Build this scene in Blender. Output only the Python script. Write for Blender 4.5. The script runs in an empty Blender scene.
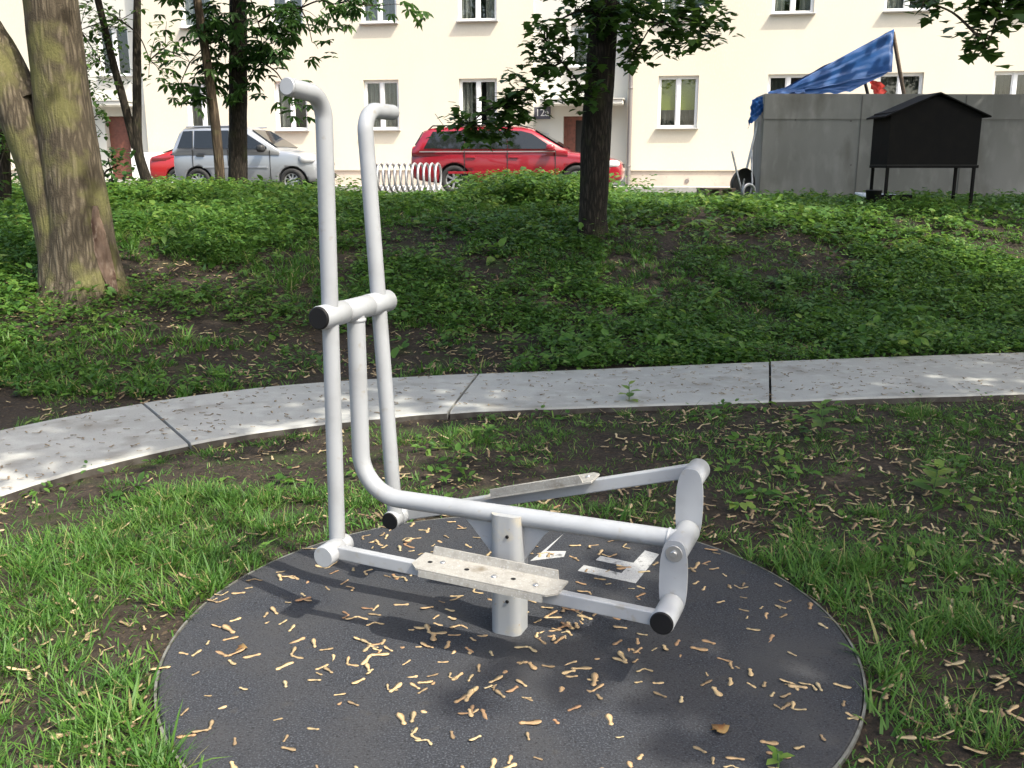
import bpy, bmesh, math, random
import numpy as np
from mathutils import Vector, Matrix, noise as mnoise

rng = np.random.default_rng(7)
random.seed(7)
R = math.radians
scn = bpy.context.scene
COL = scn.collection

# ------------------------------------------------------------------ camera maths
F = 960.0
TH = math.atan((384 - 165) / F)
CH = 1.55
CT, ST = math.cos(TH), math.sin(TH)

def ray(px, py):
    x = (px - 512) / F; v = (py - 384) / F
    return np.array([x, CT - v * ST, -ST - v * CT])
def at_z(px, py, z=0.0):
    d = ray(px, py); return d * ((z - CH) / d[2]) + [0, 0, CH]
def at_y(px, py, Y):
    d = ray(px, py); return d * (Y / d[1]) + [0, 0, CH]

# ------------------------------------------------------------------ noise + ground
_tab = np.random.default_rng(3).random((256, 256))
def vnoise(x, y, s=1.0, o=0):
    x = np.asarray(x, float) / s + 17.3 * o + 100; y = np.asarray(y, float) / s + 9.1 * o + 100
    xi = np.floor(x).astype(int); yi = np.floor(y).astype(int)
    fx = x - xi; fy = y - yi
    fx = fx * fx * (3 - 2 * fx); fy = fy * fy * (3 - 2 * fy)
    g = lambda a, b: _tab[a % 256, b % 256]
    return (g(xi, yi) * (1 - fx) + g(xi + 1, yi) * fx) * (1 - fy) + (g(xi, yi + 1) * (1 - fx) + g(xi + 1, yi + 1) * fx) * fy
def fbm(x, y, s, o=0):
    return (vnoise(x, y, s, o) * .55 + vnoise(x, y, s * .45, o + 1) * .3 + vnoise(x, y, s * .2, o + 2) * .15)

NEAR = np.array([(-2.70, 1.6), (-2.86, 2.6), (-2.78, 3.5), (-2.43, 4.32), (-2.15, 4.78), (-1.76, 5.2), (-1.27, 5.53), (-.4, 5.88), (.57, 6.03), (1.71, 6.17), (3.51, 6.39), (6.0, 6.62), (9.5, 6.85), (14, 7.1)])
FAR = np.array([(-4.05, 1.6), (-4.15, 2.8), (-3.9, 4.1), (-3.2, 5.2), (-2.62, 5.93), (-1.95, 6.45), (-1.38, 6.72), (-.46, 6.98), (.67, 7.20), (2.05, 7.48), (4.28, 7.86), (6.6, 8.12), (9.7, 8.4), (14, 8.7)])
TOE = np.array([(-60, 3.2), (-9, 4.6), (-4.5, 5.3), (-3.2, 5.75), (-2.6, 6.1), (-1.38, 6.8), (.67, 7.25), (4.28, 7.9), (9, 8.4), (60, 10)])
ANG = R(9)
EU = np.array([math.cos(ANG), -math.sin(ANG)]); EN = np.array([-math.sin(ANG), -math.cos(ANG)])
P0 = np.array([-3.71, 27.5])
ZST = .90                                     # street level
def vdist(x, y): return (np.asarray(x) - P0[0]) * EN[0] + (np.asarray(y) - P0[1]) * EN[1]   # metres in front of the facade
MC, MR = np.array([-.005, 2.98]), 1.125        # rubber mat

def dpath(x, y):
    """signed-ish distance to the path band: <0 inside"""
    x = np.asarray(x, float); y = np.asarray(y, float)
    yn = np.interp(x, NEAR[2:, 0], NEAR[2:, 1]); yf = np.interp(x, FAR[2:, 0], FAR[2:, 1])
    yn = np.where(x < -2.8, -1e3, yn); yf = np.where(x < -4.1, -1e3, yf)
    xl = np.interp(y, FAR[:5, 1], FAR[:5, 0])
    return np.maximum(yn - y, y - yf)

def gz(x, y):
    x = np.asarray(x, float); y = np.asarray(y, float)
    t = y - np.interp(x, TOE[:, 0], TOE[:, 1])
    s = np.clip(t / 6.2, 0, 1); s = s * s * (3 - 2 * s)
    z = .97 * s
    bump = (fbm(x, y, 1.3) - .5) * .16 * (1 - .6 * s) + (fbm(x, y, .35, 4) - .5) * .05
    z = z + bump * np.clip(t / 1.2, 0, 1)
    flat = (fbm(x, y, .8, 7) - .5) * .05 + (fbm(x, y, .2, 9) - .5) * .018 - .006
    dm = np.hypot(x - MC[0], y - MC[1]) - MR
    z = z + flat * np.clip(1 - t / 1.2, 0, 1) * np.clip(dm / .35, 0, 1)
    dp = dpath(x, y)
    z = z - .022 * np.clip(1 - np.abs(dp - .03) / .07, 0, 1) * (t < 0)
    z = np.where(dp < 0, np.minimum(z, 0.0), z)
    z = np.where(dm < .05, np.minimum(z, -.012), z)
    v = vdist(x, y)
    k = np.clip((v - 6.5) / 2.5, 0, 1)
    return z * k + (ZST - .02) * (1 - k)

def ground_hit(px, py):
    d = ray(px, py); lo = 1.0
    for t in np.arange(1.0, 30, .02):
        p = d * t + [0, 0, CH]
        if p[2] < gz(p[0], p[1]): return p
    return d * 20 + [0, 0, CH]

# ------------------------------------------------------------------ materials
def M(name, col, rough=.6, metal=0., noise=None, bump=None, spec=.5, coat=0., stretch=(1, 1, 1), detail=6, **kw):
    m = bpy.data.materials.new(name); m.use_nodes = True
    nt = m.node_tree; b = nt.nodes['Principled BSDF']
    b.inputs['Base Color'].default_value = (*col, 1); b.inputs['Roughness'].default_value = rough
    b.inputs['Metallic'].default_value = metal; b.inputs['Specular IOR Level'].default_value = spec
    b.inputs['Coat Weight'].default_value = coat
    tc = nt.nodes.new('ShaderNodeTexCoord'); mp = nt.nodes.new('ShaderNodeMapping'); mp.inputs['Scale'].default_value = stretch
    nt.links.new(tc.outputs['Object'], mp.inputs['Vector'])
    if noise:
        last = None
        for (scale, c2, lo, hi) in noise:
            n = nt.nodes.new('ShaderNodeTexNoise'); n.inputs['Scale'].default_value = scale; n.inputs['Detail'].default_value = detail
            nt.links.new(mp.outputs[0], n.inputs['Vector'])
            r = nt.nodes.new('ShaderNodeMapRange'); r.inputs['From Min'].default_value = lo; r.inputs['From Max'].default_value = hi
            nt.links.new(n.outputs['Fac'], r.inputs['Value'])
            mx = nt.nodes.new('ShaderNodeMix'); mx.data_type = 'RGBA'
            nt.links.new(r.outputs[0], mx.inputs['Factor'])
            if last is None: mx.inputs['A'].default_value = (*col, 1)
            else: nt.links.new(last, mx.inputs['A'])
            mx.inputs['B'].default_value = (*c2, 1); last = mx.outputs['Result']
        nt.links.new(last, b.inputs['Base Color'])
    if bump:
        n = nt.nodes.new('ShaderNodeTexNoise'); n.inputs['Scale'].default_value = bump[0]; n.inputs['Detail'].default_value = 5
        nt.links.new(mp.outputs[0], n.inputs['Vector'])
        bp = nt.nodes.new('ShaderNodeBump'); bp.inputs['Strength'].default_value = bump[1]; bp.inputs['Distance'].default_value = bump[2]
        nt.links.new(n.outputs['Fac'], bp.inputs['Height']); nt.links.new(bp.outputs[0], b.inputs['Normal'])
    return m

def leaf_mat(name, stops, transl=.35, rough=.5):
    """leaf colour from the per-leaf 'tint' attribute; thin leaves let light through"""
    m = bpy.data.materials.new(name); m.use_nodes = True; nt = m.node_tree
    b = nt.nodes['Principled BSDF']; out = nt.nodes['Material Output']
    b.inputs['Roughness'].default_value = rough; b.inputs['Specular IOR Level'].default_value = .35
    a = nt.nodes.new('ShaderNodeAttribute'); a.attribute_name = 'tint'
    cr = nt.nodes.new('ShaderNodeValToRGB'); el = cr.color_ramp.elements
    while len(el) < len(stops): el.new(.5)
    for e, (p, c) in zip(el, stops): e.position = p; e.color = (*c, 1)
    nt.links.new(a.outputs['Fac'], cr.inputs[0]); nt.links.new(cr.outputs[0], b.inputs['Base Color'])
    t = nt.nodes.new('ShaderNodeBsdfTranslucent')
    hs = nt.nodes.new('ShaderNodeHueSaturation'); hs.inputs['Value'].default_value = 1.5; hs.inputs['Hue'].default_value = .485
    nt.links.new(cr.outputs[0], hs.inputs['Color']); nt.links.new(hs.outputs[0], t.inputs['Color'])
    mx = nt.nodes.new('ShaderNodeMixShader'); mx.inputs[0].default_value = transl
    nt.links.new(b.outputs[0], mx.inputs[1]); nt.links.new(t.outputs[0], mx.inputs[2]); nt.links.new(mx.outputs[0], out.inputs['Surface'])
    return m

MT = {}
MT['paint'] = M('powder_coat_grey', (.30, .31, .327), .38, noise=[(9, (.255, .262, .272), .45, .75), (30, (.25, .235, .205), .62, .78)], bump=(260, .05, .002))
MT['cap'] = M('black_plastic', (.008, .008, .009), .6, bump=(90, .1, .002), spec=.2)
MT['plate'] = M('worn_metal_plate', (.34, .325, .295), .55, .2, noise=[(40, (.28, .265, .24), .45, .66), (160, (.46, .455, .44), .55, .72), (14, (.17, .14, .10), .60, .76)], bump=(160, .2, .002))
MT['bolt'] = M('zinc_bolt', (.5, .5, .5), .35, .8)
MT['post'] = M('post_paint', (.285, .292, .30), .4, noise=[(14, (.36, .33, .27), .56, .72), (70, (.25, .17, .10), .68, .76)], bump=(120, .08, .002))
MT['rubber'] = M('rubber_granulate', (.024, .026, .032), .85, noise=[(170, (.078, .083, .096), .50, .68), (3, (.042, .042, .045), .4, .7), (120, (.012, .012, .013), .56, .7), (1.7, (.050, .050, .052), .55, .80), (13, (.048, .045, .043), .62, .80)], bump=(200, .7, .005), spec=.3)
MT['rim'] = M('mat_edge', (.15, .15, .135), .8, noise=[(20, (.08, .075, .06), .45, .65)])
MT['marking'] = M('worn_white_marking', (.40, .40, .395), .85, noise=[(230, (.22, .22, .22), .5, .68), (28, (.10, .10, .10), .58, .72)], bump=(350, .4, .003))
MT['seed'] = None
MT['concrete'] = M('path_concrete', (.34, .335, .315), .85, noise=[(1.3, (.285, .28, .26), .4, .68), (9, (.39, .385, .36), .5, .75), (2.6, (.22, .205, .18), .60, .74), (90, (.2, .19, .17), .62, .74), (4, (.2, .185, .16), .6, .78)], bump=(70, .25, .004))
MT['stained'] = M('soil_stained_concrete', (.07, .062, .052), .95, noise=[(12, (.035, .028, .022), .4, .65)])
MT['wallconc'] = M('formwork_concrete', (.23, .23, .218), .85, noise=[(.9, (.17, .17, .158), .4, .66), (5, (.27, .27, .255), .5, .75), (2.2, (.13, .125, .11), .56, .74)], bump=(30, .2, .005), stretch=(1, 1, .45))
MT['soil'] = None
MT['cream'] = M('cream_plaster', (.62, .57, .465), .9, noise=[(.35, (.56, .51, .415), .4, .7), (2.2, (.59, .54, .44), .52, .72), (40, (.64, .59, .485), .5, .7)], bump=(120, .15, .003), stretch=(1, 1, .35))
MT['bay'] = M('pale_grey_plaster', (.56, .55, .50), .9, noise=[(.6, (.50, .49, .45), .4, .7)], bump=(120, .15, .003))
MT['plinth'] = M('plinth_render', (.52, .45, .38), .9, noise=[(1.2, (.43, .37, .32), .4, .7), (12, (.36, .32, .28), .6, .78)])
MT['white'] = M('white_pvc', (.78, .78, .77), .4)
MT['sill'] = M('grey_sill', (.42, .42, .42), .5)
MT['dark'] = M('painted_dark_interior', (.035, .034, .032), .9)  # interior shade put into the colour of flat backing panels
MT['curtain'] = M('net_curtain', (.42, .42, .37), .9, noise=[(3, (.33, .33, .29), .4, .7)])
MT['curtain_dark'] = M('grey_curtain', (.16, .16, .145), .9, noise=[(3, (.1, .1, .09), .4, .7)])
MT['blind'] = M('green_blind', (.30, .36, .05), .8)
MT['pipe'] = M('zinc_downpipe', (.22, .20, .19), .5, .3)
MT['brown'] = M('brown_door', (.16, .055, .035), .5, noise=[(12, (.10, .035, .022), .4, .7)])
MT['sign'] = M('sign_blue_grey', (.075, .075, .10), .5)
MT['asphalt'] = M('asphalt', (.13, .13, .125), .9, noise=[(2, (.10, .10, .097), .4, .7), (150, (.19, .19, .18), .55, .7)])
MT['pave'] = M('pavement_slab', (.42, .40, .37), .9, noise=[(2, (.36, .34, .31), .4, .7)])
MT['black'] = M('black_painted_sheet', (.006, .006, .0065), .75, noise=[(6, (.009, .0085, .008), .45, .7)], bump=(12, .1, .01), spec=.12)
MT['tarp'] = M('blue_tarpaulin', (.016, .125, .40), .5, noise=[(4, (.013, .10, .33), .4, .7)], bump=(3, .06, .02))
MT['wood'] = M('weathered_wood', (.20, .15, .11), .85, noise=[(14, (.12, .085, .06), .4, .7)], stretch=(1, 6, 6))
MT['steel'] = M('galvanised_tube', (.45, .46, .47), .4, .6, noise=[(12, (.33, .33, .34), .45, .7)])
MT['glass'] = M('car_glass', (.012, .014, .015), .04, spec=.6)
MT['tyre'] = M('tyre_rubber', (.018, .018, .018), .8)
MT['rimm'] = M('alloy_rim', (.50, .51, .52), .3, .7)
MT['trim'] = M('black_trim', (.02, .02, .02), .55)
MT['red'] = M('red_car_paint', (.23, .007, .016), .25, coat=.8)
MT['redb'] = M('bright_red_car_paint', (.40, .014, .016), .28, coat=.7)
MT['silver'] = M('silver_car_paint', (.33, .345, .37), .3, .45, coat=.7)
MT['lamp'] = M('lamp_lens', (.55, .56, .57), .08, coat=.6)
MT['tail'] = M('tail_lens', (.35, .01, .01), .15, coat=.6)
MT['redcloth'] = M('red_cloth', (.5, .03, .02), .7)

# window pane: clear with a sky reflection
m = bpy.data.materials.new('window_pane'); m.use_nodes = True; nt = m.node_tree
tr = nt.nodes.new('ShaderNodeBsdfTransparent'); tr.inputs[0].default_value = (.78, .8, .8, 1)
gl = nt.nodes.new('ShaderNodeBsdfGlossy'); gl.inputs['Roughness'].default_value = .02
mx = nt.nodes.new('ShaderNodeMixShader'); mx.inputs[0].default_value = .10
nt.links.new(tr.outputs[0], mx.inputs[1]); nt.links.new(gl.outputs[0], mx.inputs[2]); nt.links.new(mx.outputs[0], nt.nodes['Material Output'].inputs['Surface'])
MT['pane'] = m

# seeds: tan, each a little different
m = M('dry_maple_seed', (.42, .27, .12), .7); nt = m.node_tree; b = nt.nodes['Principled BSDF']
a = nt.nodes.new('ShaderNodeAttribute'); a.attribute_name = 'tint'
oi = nt.nodes.new('ShaderNodeObjectInfo'); ad = nt.nodes.new('ShaderNodeMath'); ad.operation = 'ADD'
nt.links.new(a.outputs['Fac'], ad.inputs[0]); nt.links.new(oi.outputs['Random'], ad.inputs[1])
fr = nt.nodes.new('ShaderNodeMath'); fr.operation = 'FRACT'; nt.links.new(ad.outputs[0], fr.inputs[0])
cr = nt.nodes.new('ShaderNodeValToRGB'); el = cr.color_ramp.elements
for _ in range(3): el.new(.5)
for e, (p, c) in zip(el, [(0, (.25, .14, .075)), (.2, (.38, .25, .13)), (.55, (.45, .32, .175)), (.85, (.50, .36, .19)), (1, (.34, .18, .09))]): e.position = p; e.color = (*c, 1)
nt.links.new(fr.outputs[0], cr.inputs[0]); nt.links.new(cr.outputs[0], b.inputs['Base Color'])
MT['seed'] = m
m = M('weathered_litter', (.2, .13, .07), .85); nt = m.node_tree; b = nt.nodes['Principled BSDF']
a = nt.nodes.new('ShaderNodeAttribute'); a.attribute_name = 'tint'; cr = nt.nodes.new('ShaderNodeValToRGB'); el = cr.color_ramp.elements
for _ in range(2): el.new(.5)
for e, (p, c) in zip(el, [(0, (.10, .06, .035)), (.4, (.23, .16, .09)), (.8, (.37, .28, .155)), (1, (.46, .36, .21))]): e.position = p; e.color = (*c, 1)
nt.links.new(a.outputs['Fac'], cr.inputs[0]); nt.links.new(cr.outputs[0], b.inputs['Base Color'])
MT['litter'] = m

MT['soil'] = M('dark_soil', (.029, .023, .018), .95, noise=[(.7, (.044, .034, .026), .42, .66), (14, (.022, .016, .012), .5, .68), (45, (.09, .065, .04), .58, .70), (3.5, (.035, .045, .016), .55, .72)], bump=(28, .9, .03), spec=.2)

def bark(name, c1, c2, c3, scale, moss=.5, dist=.02):
    m = bpy.data.materials.new(name); m.use_nodes = True; nt = m.node_tree; b = nt.nodes['Principled BSDF']; b.inputs['Roughness'].default_value = .92; b.inputs['Specular IOR Level'].default_value = .2
    tc = nt.nodes.new('ShaderNodeTexCoord'); mp = nt.nodes.new('ShaderNodeMapping'); mp.inputs['Scale'].default_value = (1, 1, .15)
    nt.links.new(tc.outputs['Object'], mp.inputs[0])
    ns = nt.nodes.new('ShaderNodeTexNoise'); ns.inputs['Scale'].default_value = scale * .5; ns.inputs['Detail'].default_value = 3
    nt.links.new(mp.outputs[0], ns.inputs['Vector'])
    am = nt.nodes.new('ShaderNodeMix'); am.data_type = 'VECTOR'; am.inputs['Factor'].default_value = .07
    nt.links.new(mp.outputs[0], am.inputs['A']); nt.links.new(ns.outputs['Color'], am.inputs['B'])
    vo = nt.nodes.new('ShaderNodeTexVoronoi'); vo.feature = 'DISTANCE_TO_EDGE'; vo.inputs['Scale'].default_value = scale
    nt.links.new(am.outputs['Result'], vo.inputs['Vector'])
    n1 = nt.nodes.new('ShaderNodeTexNoise'); n1.inputs['Scale'].default_value = scale * 2.2; n1.inputs['Detail'].default_value = 8
    nt.links.new(mp.outputs[0], n1.inputs['Vector'])
    r1 = nt.nodes.new('ShaderNodeMapRange'); r1.inputs['From Min'].default_value = .0; r1.inputs['From Max'].default_value = .35
    nt.links.new(vo.outputs['Distance'], r1.inputs['Value'])
    ml = nt.nodes.new('ShaderNodeMath'); ml.operation = 'MULTIPLY'; nt.links.new(r1.outputs[0], ml.inputs[0]); nt.links.new(n1.outputs['Fac'], ml.inputs[1])
    x1 = nt.nodes.new('ShaderNodeMix'); x1.data_type = 'RGBA'; x1.inputs['A'].default_value = (*c1, 1); x1.inputs['B'].default_value = (*c2, 1)
    r2 = nt.nodes.new('ShaderNodeMapRange'); r2.inputs['From Min'].default_value = .1; r2.inputs['From Max'].default_value = .6; nt.links.new(ml.outputs[0], r2.inputs['Value'])
    nt.links.new(r2.outputs[0], x1.inputs['Factor'])
    n2 = nt.nodes.new('ShaderNodeTexNoise'); n2.inputs['Scale'].default_value = 3.2; n2.inputs['Detail'].default_value = 7; nt.links.new(tc.outputs['Object'], n2.inputs['Vector'])
    r3 = nt.nodes.new('ShaderNodeMapRange'); r3.inputs['From Min'].default_value = .66 - moss * .3; r3.inputs['From Max'].default_value = .80 - moss * .3; r3.inputs['To Max'].default_value = .75; nt.links.new(n2.outputs['Fac'], r3.inputs['Value'])
    x2 = nt.nodes.new('ShaderNodeMix'); x2.data_type = 'RGBA'; x2.inputs['B'].default_value = (*c3, 1); nt.links.new(x1.outputs['Result'], x2.inputs['A']); nt.links.new(r3.outputs[0], x2.inputs['Factor'])
    nt.links.new(x2.outputs['Result'], b.inputs['Base Color'])
    bp = nt.nodes.new('ShaderNodeBump'); bp.inputs['Strength'].default_value = .8; bp.inputs['Distance'].default_value = dist
    n4 = nt.nodes.new('ShaderNodeTexNoise'); n4.inputs['Scale'].default_value = scale * 2.5; n4.inputs['Detail'].default_value = 9; n4.inputs['Roughness'].default_value = .65; nt.links.new(tc.outputs['Object'], n4.inputs['Vector'])
    m4 = nt.nodes.new('ShaderNodeMath'); m4.operation = 'MULTIPLY_ADD'; m4.inputs[1].default_value = .8; nt.links.new(n4.outputs['Fac'], m4.inputs[0]); nt.links.new(ml.outputs[0], m4.inputs[2])
    nt.links.new(m4.outputs[0], bp.inputs['Height']); nt.links.new(bp.outputs[0], b.inputs['Normal'])
    return m
MT['bark_big'] = bark('mossy_bark', (.06, .048, .033), (.165, .135, .095), (.14, .135, .05), 26, .62, .016)
MT['bark_dark'] = bark('dark_bark', (.018, .015, .012), (.062, .05, .037), (.05, .055, .022), 34, .35, .015)
MT['bark_mid'] = bark('brown_bark', (.045, .033, .023), (.15, .11, .075), (.10, .10, .05), 24, .3, .012)
MT['wound'] = M('bark_wound_wood', (.30, .21, .155), .9, noise=[(9, (.10, .055, .038), .46, .64), (34, (.34, .26, .2), .52, .72)], bump=(30, .6, .02), stretch=(1, 1, .4))

LEAF = leaf_mat('maple_leaf', [(0, (.026, .062, .013)), (.55, (.050, .112, .020)), (1, (.09, .17, .03))], .38)
LEAFD = leaf_mat('chestnut_leaf', [(0, (.020, .054, .015)), (.6, (.040, .098, .022)), (1, (.072, .15, .032))], .36)
COVER = leaf_mat('ground_cover_leaf', [(0, (.028, .070, .013)), (.35, (.052, .130, .020)), (.75, (.105, .205, .034)), (1, (.20, .27, .06))], .38)
GRASS = leaf_mat('grass_blade', [(0, (.034, .095, .014)), (.5, (.068, .170, .024)), (.85, (.125, .215, .040)), (1, (.28, .24, .10))], .38)

# ------------------------------------------------------------------ object helpers
def link(name, me, mats=None, parent=None, smooth=False):
    o = bpy.data.objects.new(name, me); COL.objects.link(o)
    if mats is not None:
        for mm in (mats if isinstance(mats, (list, tuple)) else [mats]): me.materials.append(mm)
    if smooth: me.polygons.foreach_set('use_smooth', [True] * len(me.polygons))
    if parent is not None: o.parent = parent
    return o
def tag(o, label=None, cat=None, group=None, kind=None):
    if label: o['label'] = label
    if cat: o['category'] = cat
    if group: o['group'] = group
    if kind: o['kind'] = kind
    return o
def empty(name, loc, label, cat, group=None, rz=0.):
    o = bpy.data.objects.new(name, None); COL.objects.link(o); o.location = loc; o.rotation_euler = (0, 0, rz); o.empty_display_size = .1
    return tag(o, label, cat, group)

class B:
    """collects shapes in one bmesh"""
    def __init__(s): s.bm = bmesh.new()
    def box(s, c, size, rot=None, bev=0., mi=0):
        b2 = bmesh.new(); bmesh.ops.create_cube(b2, size=1.0)
        for v in b2.verts: v.co = Vector((v.co.x * size[0], v.co.y * size[1], v.co.z * size[2]))
        if bev: bmesh.ops.bevel(b2, geom=list(b2.edges), offset=bev, segments=2, affect='EDGES', profile=.5)
        return s._add(b2, c, rot, mi)
    def _add(s, b2, c, rot, mi):
        mat = Matrix.Translation(Vector(c)) @ (rot.to_4x4() if rot is not None else Matrix.Identity(4))
        b2.transform(mat)
        for f in b2.faces: f.material_index = mi
        me = bpy.data.meshes.new('tmp'); b2.to_mesh(me); b2.free(); s.bm.from_mesh(me); bpy.data.meshes.remove(me); return s
    def tube(s, pts, r, n=14, cap=True, mi=0):
        """swept tube, r scalar or list"""
        pts = [Vector(p) for p in pts]; k = len(pts); rs = r if isinstance(r, (list, tuple, np.ndarray)) else [r] * k
        t0 = (pts[1] - pts[0]).normalized(); up = Vector((0, 0, 1)) if abs(t0.z) < .9 else Vector((1, 0, 0))
        nn = (up - t0 * up.dot(t0)).normalized(); rings = []
        for i in range(k):
            t = (pts[min(i + 1, k - 1)] - pts[max(i - 1, 0)]).normalized()
            nn = (nn - t * nn.dot(t)).normalized(); bb = t.cross(nn)
            rings.append([s.bm.verts.new(pts[i] + (nn * math.cos(2 * math.pi * j / n) + bb * math.sin(2 * math.pi * j / n)) * rs[i]) for j in range(n)])
        for i in range(k - 1):
            for j in range(n):
                f = s.bm.faces.new((rings[i][j], rings[i][(j + 1) % n], rings[i + 1][(j + 1) % n], rings[i + 1][j])); f.smooth = True; f.material_index = mi
        if cap:
            for rg_ in (rings[0][::-1], rings[-1]):
                f = s.bm.faces.new([s.bm.verts.new(q.co) for q in rg_]); f.material_index = mi
        return s
    def cyl(s, p0, p1, r, n=24, bev=.003, mi=0):
        p0 = Vector(p0); p1 = Vector(p1); d = (p1 - p0).normalized()
        return s.tube([p0, p0 + d * bev, p1 - d * bev, p1], [r - bev, r, r, r - bev], n, True, mi)
    def poly(s, pts, thick=None, direction=None, mi=0):
        vs = [s.bm.verts.new(Vector(p)) for p in pts]; f = s.bm.faces.new(vs); f.material_index = mi
        if thick:
            d = Vector(direction) * thick; v2 = [s.bm.verts.new(Vector(p) + d) for p in pts]
            f = s.bm.faces.new(v2[::-1]); f.material_index = mi
            for i in range(len(vs)):
                j = (i + 1) % len(vs); f = s.bm.faces.new((vs[j], vs[i], v2[i], v2[j])); f.material_index = mi
        return s
    def out(s, name, mats, parent=None):
        bmesh.ops.recalc_face_normals(s.bm, faces=list(s.bm.faces))
        me = bpy.data.meshes.new(name); s.bm.to_mesh(me); s.bm.free(); return link(name, me, mats, parent)

def smooth_path(pts, n=8):
    """Catmull-Rom through points"""
    P = [np.array(p, float) for p in pts]; P = [2 * P[0] - P[1]] + P + [2 * P[-1] - P[-2]]; o = []
    for i in range(1, len(P) - 2):
        for t in np.linspace(0, 1, n, endpoint=False):
            o.append(.5 * ((2 * P[i]) + (-P[i - 1] + P[i + 1]) * t + (2 * P[i - 1] - 5 * P[i] + 4 * P[i + 1] - P[i + 2]) * t * t + (-P[i - 1] + 3 * P[i] - 3 * P[i + 1] + P[i + 2]) * t ** 3))
    o.append(P[-2]); return o
def fillet(pts, rad, n=8):
    """polyline with rounded corners"""
    P = [Vector(p) for p in pts]; o = [P[0]]
    for i in range(1, len(P) - 1):
        a = (P[i - 1] - P[i]).normalized(); b = (P[i + 1] - P[i]).normalized(); ang = a.angle(b)
        d = rad / math.tan(ang / 2); s = P[i] + a * d; e = P[i] + b * d
        c = P[i] + (a + b).normalized() * (rad / math.sin(ang / 2))
        va = s - c; vb = e - c; tot = va.angle(vb)
        for k in range(n + 1):
            t = k / n; o.append(c + (va * math.sin((1 - t) * tot) + vb * math.sin(t * tot)) / math.sin(tot))
    o.append(P[-1]); return o

def np_mesh(name, verts, faces_flat, nper, mat, tint=None, smooth=False, parent=None):
    """verts (V,3); faces_flat flat loop indices; nper array of verts per face"""
    me = bpy.data.meshes.new(name)
    me.vertices.add(len(verts)); me.vertices.foreach_set('co', np.asarray(verts, np.float32).ravel())
    me.loops.add(len(faces_flat)); me.loops.foreach_set('vertex_index', np.asarray(faces_flat, np.int32))
    nper = np.asarray(nper, np.int32); me.polygons.add(len(nper))
    me.polygons.foreach_set('loop_start', np.concatenate([[0], np.cumsum(nper)[:-1]]).astype(np.int32))
    me.update(calc_edges=True); me.validate()
    if tint is not None:
        a = me.attributes.new('tint', 'FLOAT', 'POINT'); a.data.foreach_set('value', np.asarray(tint, np.float32))
    return link(name, me, mat, parent, smooth)

def instance(tv, tf, pos, X, Y, Z, scale):
    """place template verts tv (with faces tf) at pos with axes X,Y,Z -> verts, flat, nper"""
    n = len(pos); sc = np.asarray(scale).reshape(n, 1, 1)
    V = pos[:, None, :] + sc * (tv[None, :, 0:1] * X[:, None, :] + tv[None, :, 1:2] * Y[:, None, :] + tv[None, :, 2:3] * Z[:, None, :])
    flat = np.concatenate([np.array(f) for f in tf]); per = np.array([len(f) for f in tf])
    fl = (flat[None, :] + (np.arange(n) * len(tv))[:, None]).ravel()
    return V.reshape(-1, 3), fl, np.tile(per, n)
def frame_from(dirv, roll_up=None):
    """Y along dirv (unit), Z near up"""
    Yv = dirv / np.linalg.norm(dirv, axis=1, keepdims=True)
    up = np.tile([0., 0., 1.], (len(Yv), 1)) if roll_up is None else roll_up
    Xv = np.cross(Yv, up); nrm = np.linalg.norm(Xv, axis=1, keepdims=True); Xv = np.where(nrm < 1e-4, [1., 0, 0], Xv / np.maximum(nrm, 1e-6))
    return Xv, Yv, np.cross(Xv, Yv)
class Leaves:
    def __init__(s): s.V = []; s.F = []; s.P = []; s.T = []; s.n = 0
    def add(s, T, pos, dirv, scale, tint, up=None):
        if len(pos) == 0: return
        X, Y, Z = frame_from(dirv, up); v, f, p = instance(T[0], T[1], pos, X, Y, Z, scale)
        s.V.append(v); s.F.append(f + s.n); s.P.append(p); s.n += len(v); s.T.append(np.repeat(tint, len(T[0])))
    def raw(s, v, f, p, t):
        s.V.append(v); s.F.append(f + s.n); s.P.append(p); s.n += len(v); s.T.append(t)
    def out(s, name, mat, parent=None):
        return np_mesh(name, np.concatenate(s.V), np.concatenate(s.F), np.concatenate(s.P), mat, np.concatenate(s.T), parent=parent)

# leaf templates (Y = base to tip)
T_OVATE = (np.array([(0, 0, 0), (.24, .22, .05), (.25, .6, .05), (0, 1, -.10), (-.25, .6, .05), (-.24, .22, .05), (0, .5, -.01)]),
           [(0, 1, 2, 6), (6, 2, 3), (0, 6, 4, 5), (6, 3, 4)])
_r = [(0, 0), (.20, .02), (.50, .16), (.36, .34), (.58, .62), (.30, .58), (.24, .72), (0, 1.05)]
_rv = [(x, y, .08 * abs(x) - .12 * y * y) for x, y in _r] + [(-x, y, .08 * abs(x) - .12 * y * y) for x, y in _r[1:-1]]
T_MAPLE = (np.array(_rv), [tuple(range(8)), (0, 7, 13, 12, 11, 10, 9, 8)])
def _palm():
    V = []; Fc = []
    for k, (a, l) in enumerate([(-78, .62), (-40, .9), (0, 1.0), (40, .9), (78, .62)]):
        c, s = math.cos(R(a)), math.sin(R(a)); b0 = len(V)
        for (x, y, z) in [(0, 0, 0), (.09, .3, .015), (.17, .66, .02), (0, 1, -.04), (-.17, .66, .02), (-.09, .3, .015)]:
            yy = y * l; xx = x * l; zz = z - .35 * yy * yy
            V.append((xx * c + yy * s, -xx * s + yy * c, zz))
        Fc += [(b0, b0 + 1, b0 + 2, b0 + 3), (b0, b0 + 3, b0 + 4, b0 + 5)]
    return np.array(V), Fc
T_PALM = _palm()

def rand_dirs(n, down=.0, spread=1.):
    a = rng.random(n) * 2 * np.pi; z = rng.normal(-down, .35 * spread, n)
    return np.stack([np.cos(a), np.sin(a), z], 1)

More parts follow.
